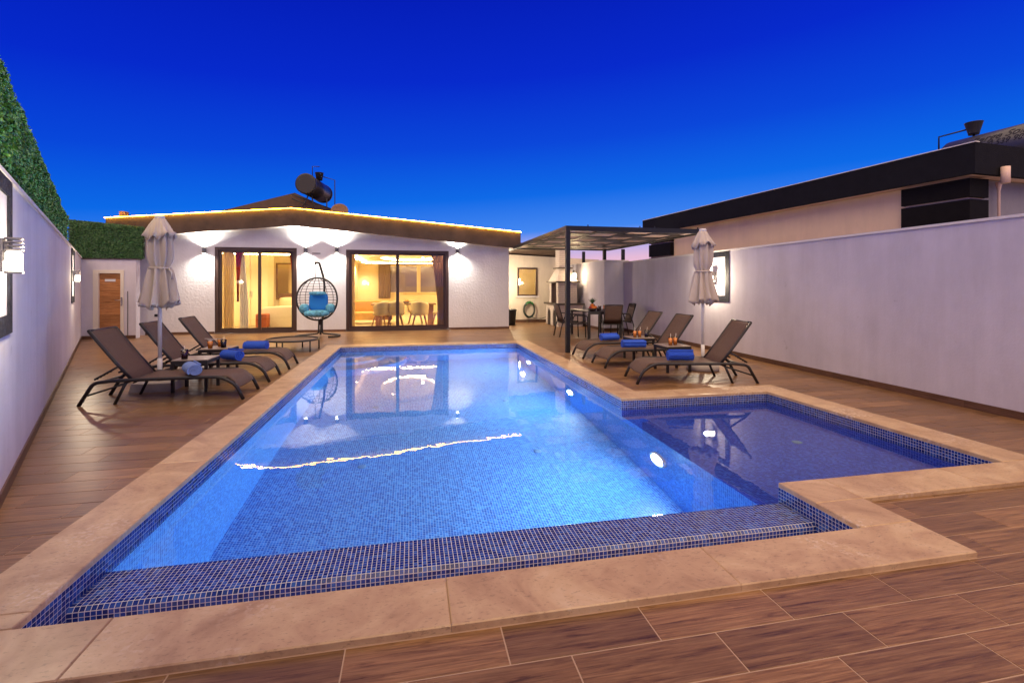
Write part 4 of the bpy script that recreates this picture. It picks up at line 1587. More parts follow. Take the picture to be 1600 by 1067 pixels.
MB().box(3.3, 3.4, 18.26, 19.66, DECK, 2.4).build('inner_wall', 'cream', wing)
MB().box(5.6, 5.7, 18.26, 19.66, DECK, 2.4).build('inner_wall', 'cream', wing)
MB().box(3.3, 5.7, 18.26, 19.66, 2.4, 2.44).build('inner_ceiling', 'ceil', wing)
bo = MB().pillow((4.28, 18.9, 1.55), (0.06, 0.06, 0.14), 0.8, 14, 8).build('lamp_reflection_glow', 'bulb', wing)  # glowing stand-in for the side lantern's reflection in the window
lamp('wing_lamp', 'POINT', (4.4, 18.7, 1.9), 14.0, (1.0, 0.62, 0.22), wing, shadow_soft_size=0.08)

# ------------------------------------------------------------------ brick barbecue
bb = thing('brick_barbecue', 'white brick barbecue with arched wood store, hood and chimney', 'barbecue', (5.3, 16.2, DECK))
BX0, BX1, BY0, BY1 = 4.95, 5.85, 15.75, 17.25
core = MB()
core.box(BX0 + .03, BX1 - .03, BY0 + .03, BY1 - .03, DECK, 0.70)
core.box(5.02 + .33, 5.72 - .02, 15.95 + .03, 17.05 - .03, 0.78, 1.50)
core.box(5.02 + .03, 5.36, 15.98, 16.15, 0.78, 1.50)
core.box(5.02 + .03, 5.36, 16.85, 17.02, 0.78, 1.50)
core.build('masonry_core', 'brick_joint', bb)
MB().box(5.36, 5.40, 16.15, 16.85, 0.78, 1.5).build('firebox', 'soot_and_shade', bb)
MB().slab(BX0 - .07, BX1 + .05, BY0 - .06, BY1 + .06, 0.72, 0.78, 0.006).build('counter_slab', 'slab_dark', bb)
MB().slab(4.92, 5.80, 15.88, 17.12, 1.50, 1.55, 0.006).build('mantel_slab', 'slab_dark', bb)
brick_meshes = {}


def brick(x0, x1, y0, y1, z0, z1):
    key = (round(x1 - x0, 3), round(y1 - y0, 3), round(z1 - z0, 3))
    if key not in brick_meshes:
        m = MB().slab(-key[0] / 2, key[0] / 2, -key[1] / 2, key[1] / 2, -key[2] / 2, key[2] / 2, 0.004)
        o = m.build('brick', 'brick_white', bb, world=False)
        brick_meshes[key] = o.data
    else:
        o = bpy.data.objects.new('brick', brick_meshes[key])
        col.objects.link(o)
        o.parent = bb
    o.location = Vector(((x0 + x1) / 2, (y0 + y1) / 2, (z0 + z1) / 2)) - bb.location
    return o


def course_y(x0, x1, y, z0, z1, h=0.068, L=0.23, t=0.04, skip=None):
    """bricks on a face looking towards -y"""
    rows = round((z1 - z0) / h)
    hh = (z1 - z0) / rows
    for r in range(rows):
        x = x0 - (L / 2 if r % 2 else 0)
        while x < x1 - 0.01:
            a, b = max(x, x0), min(x + L, x1)
            if b - a > 0.03:
                brick(a + .004, b - .004, y, y + t, z0 + r * hh + .004, z0 + (r + 1) * hh - .004)
            x += L


def course_x(y0, y1, x, z0, z1, h=0.068, L=0.23, t=0.04, hole=None):
    """bricks on a face looking towards -x; hole(y, z) leaves an opening"""
    rows = round((z1 - z0) / h)
    hh = (z1 - z0) / rows
    for r in range(rows):
        y = y0 - (L / 2 if r % 2 else 0)
        zc = z0 + (r + .5) * hh
        while y < y1 - 0.01:
            a, b = max(y, y0), min(y + L, y1)
            if hole:
                seg = []
                st = None
                q = a
                while q <= b + 1e-6:
                    if not hole(q, zc):
                        st = q if st is None else st
                    elif st is not None:
                        seg.append((st, q))
                        st = None
                    q += 0.02
                if st is not None:
                    seg.append((st, b))
            else:
                seg = [(a, b)]
            for (p, q) in seg:
                if q - p > 0.03:
                    brick(x, x + t, p + .004, q - .004, z0 + r * hh + .004, z0 + (r + 1) * hh - .004)
            y += L


def arch_hole(y, z):
    for c in (16.15, 16.85):
        if abs(y - c) < 0.20 and (z < 0.36 or (y - c) ** 2 + (z - 0.36) ** 2 < 0.04):
            return True
    return False


course_y(BX0, BX1, BY0, DECK, 0.72)
course_x(BY0 + .04, BY1, BX0, DECK, 0.72, hole=arch_hole)
for c in (16.15, 16.85):
    MB().prism([(c - .2, DECK), (c + .2, DECK)] + [(c + .2 * math.cos(R(a)), .36 + .2 * math.sin(R(a))) for a in range(0, 181, 15)], 'x', BX0 + .02, BX0 + .035).build('arch_recess', 'soot_and_shade', bb)  # near-black plate stands in for the shaded depth of the arch
course_y(5.02, 5.72, 15.95, 0.78, 1.50)
course_x(15.99, 16.18, 5.02, 0.78, 1.50)
course_x(16.82, 17.02, 5.02, 0.78, 1.50)
# tapering hood and chimney stack, in courses
MB().hexa([(4.98, 15.95, 1.55), (5.72, 15.95, 1.55), (5.72, 17.05, 1.55), (4.98, 17.05, 1.55), (5.16, 16.2, 2.0), (5.55, 16.2, 2.0), (5.55, 16.7, 2.0), (5.16, 16.7, 2.0)]).build('hood', 'brick_white', bb)
MB().slab(5.08, 5.62, 16.12, 16.78, 2.0, 2.04, 0.004).build('hood_slab', 'slab_dark', bb)
MB().box(5.18, 5.53, 16.23, 16.67, 2.04, 2.86).build('chimney_core', 'brick_joint', bb)
course_y(5.15, 5.56, 16.2, 2.04, 2.86, L=0.2, t=0.03)
course_x(16.23, 16.7, 5.15, 2.04, 2.86, L=0.2, t=0.03)
bl = thing('barbecue_lamp', 'bright bulb lamp on the wall beside the barbecue chimney', 'wall lamp', (5.63, 16.02, 1.72))
MB().box(-0.02, 0.02, 0.02, 0.06, -0.02, 0.22).build('bracket', 'black', bl, world=False)
MB().pillow((0, -0.02, 0.02), (0.075, 0.075, 0.11), 0.9, 16, 10).build('globe', 'bulb_soft', bl, world=False)
o = lamp('barbecue_light', 'POINT', (0, 0, 0), 24.0, (1.0, 0.72, 0.40), None, shadow_soft_size=0.08)
o.parent = bl
o.location = (0, -0.16, 0.0)
fc = thing('sink_tap', 'thin curved tap behind the outdoor table', 'tap', (5.88, 15.9, 0.78))
MB().tube([(0, 0, 0), (0, 0, 0.18)] + [(0.07 - 0.07 * math.cos(R(a)) - 0.0, 0, 0.18 + 0.07 * math.sin(R(a))) for a in range(20, 181, 20)], 0.012, 8).build('spout', 'steel', fc, world=False)
MB().lathe([(0.025, 0), (0.02, 0.03)], 12).build('base', 'steel', fc, world=False)

sl_ = lantern(Vector((3.17, 16.95)), Vector((0, 1)), Vector((1, 0)), '', 135.0, None)
for k_ in ('label', 'category'):
    del sl_[k_]
sl_.name = 'side_lantern'
sl_.parent = house
sl_.location = Vector(sl_.location) - house.location
# bin, hose
bn = thing('waste_bin', 'black bin standing by the house corner', 'bin', (3.52, 16.9, DECK))
MB().lathe([(0.16, 0.0), (0.17, 0.02), (0.21, 0.50), (0.215, 0.52)], 24).build('bin_body', 'bin', bn, world=False)
MB().lathe([(0.225, 0.52), (0.225, 0.55), (0.19, 0.575), (0.05, 0.58)], 24).build('lid', 'bin', bn, world=False)
hs = thing('garden_hose', 'coiled dark hose hung on a green hanger below the small window', 'hose', (4.5, 17.98, 0.5))
cpts = []
rnd = random.Random(11)
for i in range(24 * 7):
    a = 2 * math.pi * i / 24
    k = i / 24
    cpts.append((4.48 + (0.21 + 0.022 * math.sin(k * 2.1)) * math.sin(a), 17.97 - 0.012 * (k % 3) - 0.005, 0.47 + (0.29 + 0.03 * math.cos(k * 1.7)) * math.cos(a)))
MB().tube(cpts, 0.015, 6).build('coil', 'hose', hs)
MB().tube([(4.55, 17.93, 0.2), (4.7, 17.9, 0.13), (4.95, 17.9, 0.12), (5.15, 17.75, 0.2), (5.25, 17.5, 0.4)], 0.014, 6).build('hose_tail', 'hose', hs)
hg = MB()
hg.box(4.36, 4.62, 17.93, 18.05, 0.70, 0.76)
hg.tube(arc((4.49, 17.92, 0.64), 0.13, 0, 180, 10), 0.018, 6)
hg.build('hanger', 'hose_green', hs)

# ------------------------------------------------------------------ pergola
pg = thing('pergola', 'dark metal pergola with staggered roof boards over the outdoor table', 'pergola', (3.25, 9.65, DECK))
PX0, PX1, PY0, PY1, PZ = 3.25, 6.42, 9.62, 14.9, 2.655
MB().box(PX0 - .045, PX0 + .045, PY0 - .0, PY0 + .09, DECK, PZ - .101).build('post', 'black', pg)
for (x, y, zb) in ((6.40, 9.66, 2.14), (5.99, 14.14, 2.2), (6.62, 14.14, 2.2), (6.1, 16.3, 2.2), (5.72, 17.0, 1.9)):
    MB().box(x - .045, x + .045, y, y + .09, zb, PZ - .101 if y < 15 else 2.62).build('post', 'black', pg)
MB().box(PX0 - .05, PX1 + .05, PY0, PY0 + .07, PZ - .10, PZ).build('beam', 'black', pg)
MB().box(PX0 - .05, PX1 + .05, PY1, PY1 + .07, PZ - .10, PZ).build('beam', 'black', pg)
MB().box(PX0 - .05, PX0 + .02, PY0 + .07, PY1, PZ - .10, PZ).build('beam', 'black', pg)
MB().box(PX1 - .02, PX1 + .05, PY0 + .07, PY1, PZ - .10, PZ).build('beam', 'black', pg)
rows = 8
pitch = (PY1 - PY0 - .09) / rows
for r in range(rows):
    y0 = PY0 + .08 + r * pitch
    MB().box(PX0 + .02, PX1 - .02, y0 - .008, y0 + .018, PZ - .034, PZ - .004).build('rafter', 'black', pg)
    s0 = 4.02 + 0.72 * r
    x = PX0 + .02 - ((PX0 + .02 - s0) % 1.37 and (1.37 - (s0 - (PX0 + .02)) % 1.37))
    while x < PX1 - .02:
        for (a, b, mt, dz) in ((x, x + 0.80, 'black', 0.0), (x + 0.80, x + 1.37, 'slat_light', 0.012)):
            a, b = max(a, PX0 + .021), min(b, PX1 - .021)
            if b - a > 0.04:
                MB().slab(a + .003, b - .003, y0 + .03, y0 + pitch - .02, PZ - .072 + dz, PZ - .050 + dz, 0.002).build('roof_board', mt, pg)
        x += 1.37
for x in (3.7, 4.9, 5.25, 6.3):
    MB().lathe([(0.012, 0), (0.012, 0.03), (0.005, 0.04)], 8, (x, PY0 + .03, PZ)).build('bolt', 'black', pg)

# ------------------------------------------------------------------ neighbouring house
ND = Vector((-0.085, 0.9964))
NB_ = Vector((8.90, 6.04))
nh = thing('neighbour_house', 'low beige house with black fascia behind the right wall', 'house', (9.5, 8.0, DECK))
NN = Vector((0.9964, 0.085))


def nbox(name, mat, s0, s1, d0, d1, z0, z1, parent=None):
    """box along the neighbour's long side: s along it, d into the house"""
    pts = [NB_ + ND * s0 + NN * d0, NB_ + ND * s0 + NN * d1, NB_ + ND * s1 + NN * d1, NB_ + ND * s1 + NN * d0]
    return MB().hexa([(p.x, p.y, z0) for p in pts] + [(p.x, p.y, z1) for p in pts]).build(name, mat, parent or nh)


nbox('fascia', 'neigh_fascia', 0.0, 9.7, 0.0, 0.08, 3.20, 3.70)
nbox('fascia', 'neigh_fascia', 0.0, 0.08, 0.081, 7.0, 3.20, 3.70)
nbox('soffit', 'neigh_soffit', 0.081, 9.7, 0.081, 7.0, 3.21, 3.26)
nbox('roof', 'roof', 0.081, 9.7, 0.081, 7.0, 3.27, 3.62)
nbox('roof_edge_trim', 'cap', -0.012, 9.7, -0.012, 0.09, 3.70, 3.715)
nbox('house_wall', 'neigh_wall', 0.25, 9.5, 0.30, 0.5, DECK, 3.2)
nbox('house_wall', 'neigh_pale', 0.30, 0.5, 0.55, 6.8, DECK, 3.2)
for (z0, z1) in ((2.86, 3.17), (2.40, 2.82), (1.6, 2.36)):
    nbox('black_panel', 'neigh_black', 0.16, 1.22, 0.16, 0.62, z0, z1)
    nbox('black_panel', 'neigh_black', 8.3, 9.55, 0.16, 0.62, z0, z1)
nbox('panel_joint', 'neigh_soffit', 0.22, 1.18, 0.22, 0.58, 1.6, 3.2)
nbox('panel_joint', 'neigh_soffit', 8.36, 9.5, 0.22, 0.58, 1.6, 3.2)
pp = NB_ + ND * (-0.06) + NN * 0.62
MB().tube([(pp.x, pp.y, 3.33), (pp.x, pp.y, 3.06)], 0.06, 14).build('downpipe', 'neigh_soffit', nh)
pp = NB_ + ND * 0.2 + NN * 0.95
MB().tube([(pp.x, pp.y, 3.15), (pp.x, pp.y, 3.0), (pp.x, pp.y, 2.0)], [0.05, 0.02, 0.02], 10).build('thin_pipe', 'neigh_soffit', nh)
# lettered water tank on the neighbour's roof
nt_ = thing('lettered_water_tank', 'grey solar tank with dark lettering on the neighbouring roof', 'water tank', (11.2, 7.0, 3.7))
t0, t1 = Vector((11.22, 8.1, 4.02)), Vector((11.32, 5.9, 4.02))
td = (t1 - t0).normalized()
MB().tube([t0, t0 + td * 0.03, t0 + td * 0.09, t1], [0.28, 0.36, 0.40, 0.40], 30).build('tank', 'tank', nt_)
for s in (0.4, 1.7):
    p = t0 + td * s
    MB().box(p.x - .3, p.x + .3, p.y - .03, p.y + .03, 3.6, 3.72).build('cradle', 'tank_end', nt_)


def lettering(txt, size, ang, start, parent):
    c = bpy.data.curves.new('lettering', 'FONT')
    c.body = txt
    c.size = size
    c.extrude = 0.003
    c.shear = 0.3
    o = bpy.data.objects.new('lettering', c)
    col.objects.link(o)
    me = bpy.data.meshes.new_from_object(o)
    bpy.data.objects.remove(o)
    # wrap round the tank: text x runs along the tank, text y up its side
    for v in me.vertices:
        a = R(ang) + v.co.y / 0.40
        rr = 0.402 + v.co.z
        p = t0 + td * (start + v.co.x)
        v.co = Vector((p.x - rr * math.cos(a), p.y, p.z + rr * math.sin(a))) - Vector(parent.location)
    me.materials.append(M['text_dark'])
    q = bpy.data.objects.new('lettering', me)
    col.objects.link(q)
    q.parent = parent


lettering('Berge Solar', 0.21, 24, 0.62, nt_)
lettering('0 539 90', 0.15, 6, 0.92, nt_)
hp = t0 + td * 0.45
MB().lathe([(0.085, 0.0), (0.09, 0.03), (0.145, 0.24), (0.15, 0.25)], 20, (hp.x, hp.y, 4.46)).build('header_tank', 'tank_end', nt_)
MB().tube([(hp.x, hp.y, 4.40), (hp.x, hp.y, 4.47)], 0.02, 8).build('header_neck', 'tank_end', nt_)
MB().tube([(hp.x - .02, hp.y + .12, 4.60), (hp.x - .05, hp.y + .62, 4.60), (hp.x - .05, hp.y + .62, 4.25)], 0.017, 8).build('pipe', 'tank_end', nt_)


# ------------------------------------------------------------------ sun loungers
def fillet(pts, rads, n=5):
    """polyline with rounded corners"""
    out = [Vector(pts[0])]
    for i in range(1, len(pts) - 1):
        p, a, b = Vector(pts[i]), Vector(pts[i - 1]), Vector(pts[i + 1])
        r = rads[i - 1] if isinstance(rads, (list, tuple)) else rads
        s, e = p + (a - p).normalized() * r, p + (b - p).normalized() * r
        for k in range(n + 1):
            t = k / n
            out.append(s * (1 - t) ** 2 + p * 2 * t * (1 - t) + e * t ** 2)
    out.append(Vector(pts[-1]))
    return out


def ribbon(prof, y0, y1, th, sag=0.0, ny=6):
    """sling of cloth: profile in x-z, stretched between y0 and y1"""
    m = MB()
    n = len(prof)
    vs_ = []
    for side in (0, 1):
        for (x, z) in prof:
            for j in range(ny + 1):
                s = j / ny
                vs_.append((x, y0 + (y1 - y0) * s, z - side * th - sag * math.sin(math.pi * s)))
    k = n * (ny + 1)
    fs_ = []
    for i in range(n - 1):
        for j in range(ny):
            a = i * (ny + 1) + j
            fs_.append((a, a + ny + 1, a + ny + 2, a + 1))
            fs_.append((k + a, k + a + 1, k + a + ny + 2, k + a + ny + 1))
    for i in range(n - 1):
        for j in (0, ny):
            a, b = i * (ny + 1) + j, (i + 1) * (ny + 1) + j
            fs_.append((a, b, k + b, k + a) if j else (a, k + a, k + b, b))
    for i in (0, n - 1):
        for j in range(ny):
            a = i * (ny + 1) + j
            fs_.append((a, a + 1, k + a + 1, k + a) if i == 0 else (a, k + a, k + a + 1, a + 1))
    return m.mesh(vs_, fs_, True)


def make_lounger(label):
    """x runs from the head feet (0) to the foot end (1.77), z from the deck"""
    t = thing('sun_lounger', label, 'sun lounger', (0, 0, DECK), 0, 'sling sun loungers beside the pool')
    for s in (-1, 1):
        y = s * 0.30
        MB().tube(fillet([(0.0, y, 0.0), (0.15, y, 0.262), (0.34, y, 0.285), (1.545, y, 0.292), (1.70, y, 0.17), (1.775, y, 0.0)], [0.06, 0.05, 0.12, 0.06]), 0.021, 10).build('side_frame', 'char', t, world=False)
        MB().tube([(0.53, s * 0.265, 0.29), (0.36, s * 0.265, 0.50), (0.16, s * 0.265, 0.77), (0.085, s * 0.265, 0.875)], 0.019, 10).build('back_rail', 'char', t, world=False)
        # notched prop of the backrest
        pr = MB()
        pr.tube([(0.40, s * 0.24, 0.455), (0.13, s * 0.24, 0.295)], 0.013, 6)
        for k in range(5):
            q = 0.17 + k * 0.035
            pr.tube([(q, s * 0.24, 0.318 + k * 0.021), (q - 0.012, s * 0.24, 0.295 + k * 0.021)], 0.008, 5)
        pr.build('back_prop', 'char', t, world=False)
        MB().tube([(0.49, s * 0.275, 0.285), (0.36, s * 0.275, 0.0)], 0.018, 8).build('middle_leg', 'char', t, world=False)
        for (x, z) in ((0.62, 0.287), (1.33, 0.291), (1.68, 0.195), (0.08, 0.145)):
            MB().lathe([(0.008, 0), (0.006, 0.004)], 8, (x, y, z)).build('screw', 'steel', t, world=False)
    MB().tube([(0.085, -0.265, 0.875), (0.06, -0.14, 0.872), (0.055, 0, 0.868), (0.06, 0.14, 0.872), (0.085, 0.265, 0.875)], 0.019, 10).build('head_bar', 'char', t, world=False)
    for (x, z) in ((0.145, 0.245), (0.53, 0.275), (1.66, 0.20)):
        MB().tube([(x, -0.295, z), (x, 0.295, z)], 0.014, 8).build('crossbar', 'char', t, world=False)
    for s in (-1, 1):
        MB().tube([(0.06, s * 0.29, 0.11), (0.50, s * 0.285, 0.25)], 0.012, 6).build('brace', 'char', t, world=False)
    seat = [(0.50, 0.293)] + [(0.62 + 0.9 * i / 6, 0.303 + 0.006 * math.sin(i)) for i in range(7)] + [(1.585, 0.293), (1.635, 0.262), (1.675, 0.222), (1.70, 0.185), (1.715, 0.155)]
    ribbon(seat, -0.285, 0.285, 0.008, 0.012).build('seat_sling', 'sling', t, world=False)
    back = [(0.53, 0.30), (0.44, 0.412), (0.35, 0.53), (0.26, 0.65), (0.17, 0.772), (0.11, 0.86), (0.075, 0.888)]
    ribbon(back[::-1], -0.262, 0.262, 0.008, 0.014).build('back_sling', 'sling', t, world=False)
    return t


lg = make_lounger('nearest of the three loungers left of the pool, by the umbrella')
lg.location = (-3.83, 6.78, DECK)
twin(lg, 'middle of the three loungers left of the pool', (-3.82, 7.86, DECK))
twin(lg, 'farthest of the three loungers left of the pool', (-3.80, 8.96, DECK))
a1 = R(180 - 9)
twin(lg, 'nearest of the three loungers right of the pool, at the small shallow pool corner', (4.975, 6.36, DECK), a1)
twin(lg, 'middle of the three loungers right of the pool', (5.03, 7.99, DECK), R(180))
twin(lg, 'farthest of the three loungers right of the pool, beside the pergola post', (5.03, 9.06, DECK), R(180))


# side tables
def side_table(label):
    t = thing('side_table', label, 'table', (0, 0, DECK), 0, 'small side tables between the loungers')
    h = 0.43
    MB().slab(-0.215, 0.215, -0.215, 0.215, h - 0.012, h, 0.003).build('tabletop', 'tabletop', t, world=False)
    MB().box(-0.22, 0.22, -0.22, -0.19, h - 0.055, h - 0.0125).box(-0.22, 0.22, 0.19, 0.22, h - 0.055, h - 0.0125).box(-0.22, -0.19, -0.19, 0.19, h - 0.055, h - 0.0125).box(0.19, 0.22, -0.19, 0.19, h - 0.055, h - 0.0125).build('apron', 'char', t, world=False)
    for x in (-0.2, 0.2):
        for y in (-0.2, 0.2):
            MB().box(x - 0.018, x + 0.018, y - 0.018, y + 0.018, 0, h - 0.055).build('leg', 'char', t, world=False)
    return t


st = side_table('side table between the near and middle left loungers')
st.location = (-2.89, 7.25, DECK)
twin(st, 'side table between the middle and far left loungers', (-3.02, 8.40, DECK))
twin(st, 'side table between the near and middle right loungers', (4.28, 7.28, DECK))
twin(st, 'side table between the middle and far right loungers', (4.30, 8.52, DECK))


# drinks
def drink(label, x, y, z, liquid, tall=0.11, straw=True, r=0.038, wedge=None):
    t = thing('drink_glass', label, 'drink', (x, y, z), random.uniform(0, 6), 'glasses of juice on the tables')
    MB().lathe([(r * 0.75, 0.0), (r * 0.8, 0.004), (r, tall)], 18).build('glass', 'clear', t, world=False)
    MB().lathe([(r * 0.70, 0.006), (r * 0.9, tall * 0.86)], 18).build('juice', liquid, t, world=False)
    if straw:
        MB().tube([(0.01, 0, 0.02), (-0.015, 0.012, tall + 0.055)], 0.0035, 6).build('straw', 'straw', t, world=False)
    if wedge:
        MB().lathe([(0.03, -0.004), (0.03, 0.004)], 14, (0, 0, 0)).build('fruit_slice', wedge, t, world=False)
        sl = children_of(t)[-1]
        sl.location = (r, 0, tall)
        sl.rotation_euler = (R(90), 0, R(40))
    return t


TT = DECK + 0.43
drink('dark red drink with a straw on the near left side table', -2.98, 7.12, TT, 'cherry', 0.13, True, 0.045)
drink('orange drink at the front edge of the far left side table', -3.10, 8.27, TT, 'orange', 0.13, True, 0.042, 'fruit_orange')
drink('orange drink behind its neighbour on the far left side table', -3.04, 8.50, TT, 'orange', 0.13, True, 0.042, 'fruit_orange')
drink('dark drink beside two orange ones on the far left side table', -2.93, 8.33, TT, 'dark_juice', 0.13, True, 0.045)
drink('left of the two orange drinks on the near right side table', 4.20, 7.20, TT, 'orange', 0.14, True, 0.036)
drink('right of the two orange drinks on the near right side table', 4.30, 7.22, TT, 'orange', 0.14, True, 0.036)
drink('left of the two orange drinks on the far right side table', 4.19, 8.46, TT, 'orange', 0.14, True, 0.036)
drink('orange drink next to the dark one on the far right side table', 4.29, 8.46, TT, 'orange', 0.14, True, 0.036)
drink('dark drink on the far right side table', 4.42, 8.44, TT, 'dark_juice', 0.14, True, 0.042)


# rolled towels
def towel(label, x, y, rz, mat, L=0.36, turns=3.6, rad=0.088, squash=0.86):
    t = thing('rolled_towel', label, 'towel', (x, y, DECK + 0.305), rz, 'rolled blue towels on the loungers')
    m = MB()
    n = int(turns * 22)
    th = rad / turns * 0.76
    ins, outs = [], []
    for i in range(n + 1):
        a = 2 * math.pi * turns * i / n
        r = 0.006 + (rad - 0.006) * i / n
        ca, sa = math.cos(a), math.sin(a)
        ins.append((max(r - th, 0.002) * ca, max(r - th, 0.002) * sa * squash + rad * squash))
        outs.append((r * ca, r * sa * squash + rad * squash))
    vs_ = []
    nl = 8
    for q in range(nl + 1):
        xx = -L / 2 + L * q / nl
        wob = 0.004 * math.sin(q * 2.2)
        for p in ins:
            vs_.append((xx, p[0] + wob, p[1]))
        for p in outs:
            vs_.append((xx, p[0] + wob, p[1] + wob * 0.5))
    K = 2 * (n + 1)
    fs_ = []
    for q in range(nl):
        b, c = q * K, (q + 1) * K
        for i in range(n):
            fs_.append((b + n + 1 + i, b + n + 2 + i, c + n + 2 + i, c + n + 1 + i))
    for b, fl in ((0, False), (nl * K, True)):
        for i in range(n):
            f_ = (b + i, b + i + 1, b + n + 2 + i, b + n + 1 + i)
            fs_.append(f_ if fl else f_[::-1])
    for q in range(nl):
        b, c = q * K, (q + 1) * K
        fs_.append((b + n, b + n + n + 1, c + n + n + 1, c + n))
    m.mesh(vs_, fs_, False)
    o = m.build('roll', mat, t, world=False)
    o.data.polygons.foreach_set('use_smooth', [i < nl * n for i in range(len(o.data.polygons))])
    # folded outer hem lying over the roll
    hem = MB()
    hem.tube([(-L / 2 + 0.004, rad * 0.55, rad * squash * 1.9), (L / 2 - 0.004, rad * 0.55, rad * squash * 1.9)], 0.011, 8)
    hem.build('hem', mat, t, world=False)
    return t


towel('pale blue towel rolled in a spiral, end showing, on the near left lounger', -2.68, 6.62, R(-58), 'towel_pale')
towel('loosely rolled blue towel on the middle left lounger', -2.62, 7.80, R(-35), 'towel', 0.34, 2.8, 0.095)
towel('blue towel rolled lengthwise on the far left lounger', -2.63, 8.94, R(-8), 'towel', 0.38)
towel('plump blue towel on the near right lounger', 3.90, 6.42, R(165), 'towel', 0.36, 3.0, 0.10)
towel('neat blue towel roll on the middle right lounger', 3.87, 7.86, R(-6), 'towel', 0.42, 3.4, 0.085)
towel('blue towel roll on the far right lounger near the dining chairs', 3.93, 9.05, R(5), 'towel', 0.38, 3.2, 0.085)


# ------------------------------------------------------------------ closed umbrellas
def umbrella(label, loc, seed, base_label=None):
    rnd = random.Random(seed)
    t = thing('closed_umbrella', label, 'umbrella', loc, 0, 'closed cream umbrellas between the loungers')
    MB().tube([(0, 0, 0.1), (0, 0, 2.30)], 0.024, 12).build('pole', 'white_metal', t, world=False)
    MB().tube([(0, 0, 0.12), (0, 0, 0.42)], 0.030, 12).build('pole_sleeve', 'white_metal', t, world=False)
    MB().lathe([(0.03, 2.30), (0.055, 2.33), (0.06, 2.36), (0.05, 2.375), (0.02, 2.38)], 14).build('top_cap', 'white_metal', t, world=False)
    nf, seg, nz = 8, 144, 26
    ph = [rnd.uniform(-0.25, 0.25) for _ in range(nf)]
    am = [rnd.uniform(0.75, 1.25) for _ in range(nf)]

    def skirt(zs, name):
        vs_ = []
        for j, (z, r, a) in enumerate(zs):
            for k in range(seg):
                th = 2 * math.pi * k / seg
                fi = int(th / (2 * math.pi) * nf) % nf
                u = (th / (2 * math.pi) * nf) % 1.0
                fold = math.cos(2 * math.pi * (u + 0.12 * math.sin(z * 3 + ph[fi] * 8)))
                sharp = 1 - abs(math.sin(math.pi * u)) ** 0.6 * 2
                low = j / (len(zs) - 1)
                rr = r * (1 + a * am[fi] * (0.62 * fold + 0.42 * sharp)) + 0.007 * math.sin(th * 5 + z * 9) + 0.010 * low * math.sin(th * 17 + seed * 2 + z * 6)
                zz = z + low ** 6 * (0.035 * math.sin(2 * th + seed) + 0.030 * fold * am[fi] + 0.012 * math.sin(th * 17 + seed))
                vs_.append((rr * math.cos(th), rr * math.sin(th) * 0.92, zz))
        fs_ = [(j * seg + k, (j + 1) * seg + k, (j + 1) * seg + (k + 1) % seg, j * seg + (k + 1) % seg) for j in range(len(zs) - 1) for k in range(seg)]
        o = MB().mesh(vs_, fs_, True).build(name, 'canvas', t, world=False)
        sm = o.modifiers.new('cloth', 'SOLIDIFY')
        sm.thickness = 0.004
        return o

    skirt([(2.34, 0.055, 0.02), (2.31, 0.075, 0.05), (2.24, 0.115, 0.08), (2.15, 0.155, 0.12), (2.08, 0.185, 0.16)], 'vent_flap')
    zs = []
    for j in range(nz + 1):
        f = j / nz
        z = 2.20 - (2.20 - 1.14) * f
        if z > 1.66:
            q = (2.20 - z) / 0.54
            r = 0.112 + 0.022 * math.sin(math.pi * min(1, q * 0.8 + 0.1))
            a = 0.26
            if q > 0.8:
                r -= 0.030 * (q - 0.8) / 0.2
        else:
            q = (1.66 - z) / 0.52
            r = 0.112 + 0.080 * q ** 0.9
            a = 0.30 + 0.10 * q
        zs.append((z, r, a))
    skirt(zs, 'canopy')
    # drawn-up hem inside the skirt
    skirt([(1.19, 0.165, 0.36), (1.13, 0.13, 0.38), (1.12, 0.09, 0.3), (1.20, 0.05, 0.1)], 'hem')
    MB().tube([(0.125 * math.cos(2 * math.pi * k / 20), 0.118 * math.sin(2 * math.pi * k / 20), 1.655) for k in range(20)], 0.014, 6, closed=True).build('tie_strap', 'canvas', t, world=False)
    MB().tube([(0.12, -0.04, 1.655), (0.17, -0.06, 1.60), (0.175, -0.06, 1.50)], 0.012, 6).build('strap_end', 'canvas', t, world=False)
    return t


um = umbrella('closed cream umbrella standing among the left loungers', (-3.385, 7.36, DECK), 2)
MB().hexa([(-.27, -.22, 0.0), (.24, -.22, 0.0), (.24, .22, 0.0), (-.27, .22, 0.0), (-.25, -.2, .11), (.22, -.2, .11), (.22, .2, .11), (-.25, .2, .11)]).build('base', 'concrete', um, world=False)
um2 = umbrella('closed cream umbrella standing among the right loungers', (4.83, 7.25, DECK), 5)
MB().lathe([(.25, 0.0), (.26, .01), (.25, .09), (.05, .11), (.05, .12)], 28).build('base', 'concrete', um2, world=False)

# ------------------------------------------------------------------ hanging egg chair
eg = thing('hanging_egg_chair', 'black hanging egg chair with blue cushions between the glass doors', 'hanging chair', (-2.55, 14.15, DECK))
E0 = Vector((0, -0.12, 1.05))
RX, RY, RZ = 0.53, 0.42, 0.585
n = 48
rim = [(E0.x + RX * math.cos(2 * math.pi * k / n), E0.y - 0.06 - 0.05 * math.cos(4 * math.pi * k / n), E0.z + RZ * math.sin(2 * math.pi * k / n)) for k in range(n)]
MB().tube(rim, 0.024, 8, closed=True).build('rim', 'rattan', eg, world=False)
weave = MB()
for i in range(1, 15):
    f = -1 + 2 * i / 15
    rr = math.sqrt(max(0.0, 1 - f * f))
    pts = []
    for k in range(17):
        a = math.pi * k / 16
        pts.append((E0.x + RX * rr * math.cos(a), E0.y - 0.06 + RY * rr * math.sin(a) ** 0.9 if math.sin(a) > 0 else E0.y - 0.06, E0.z + RZ * f))
    weave.tube(pts, 0.0075, 5)
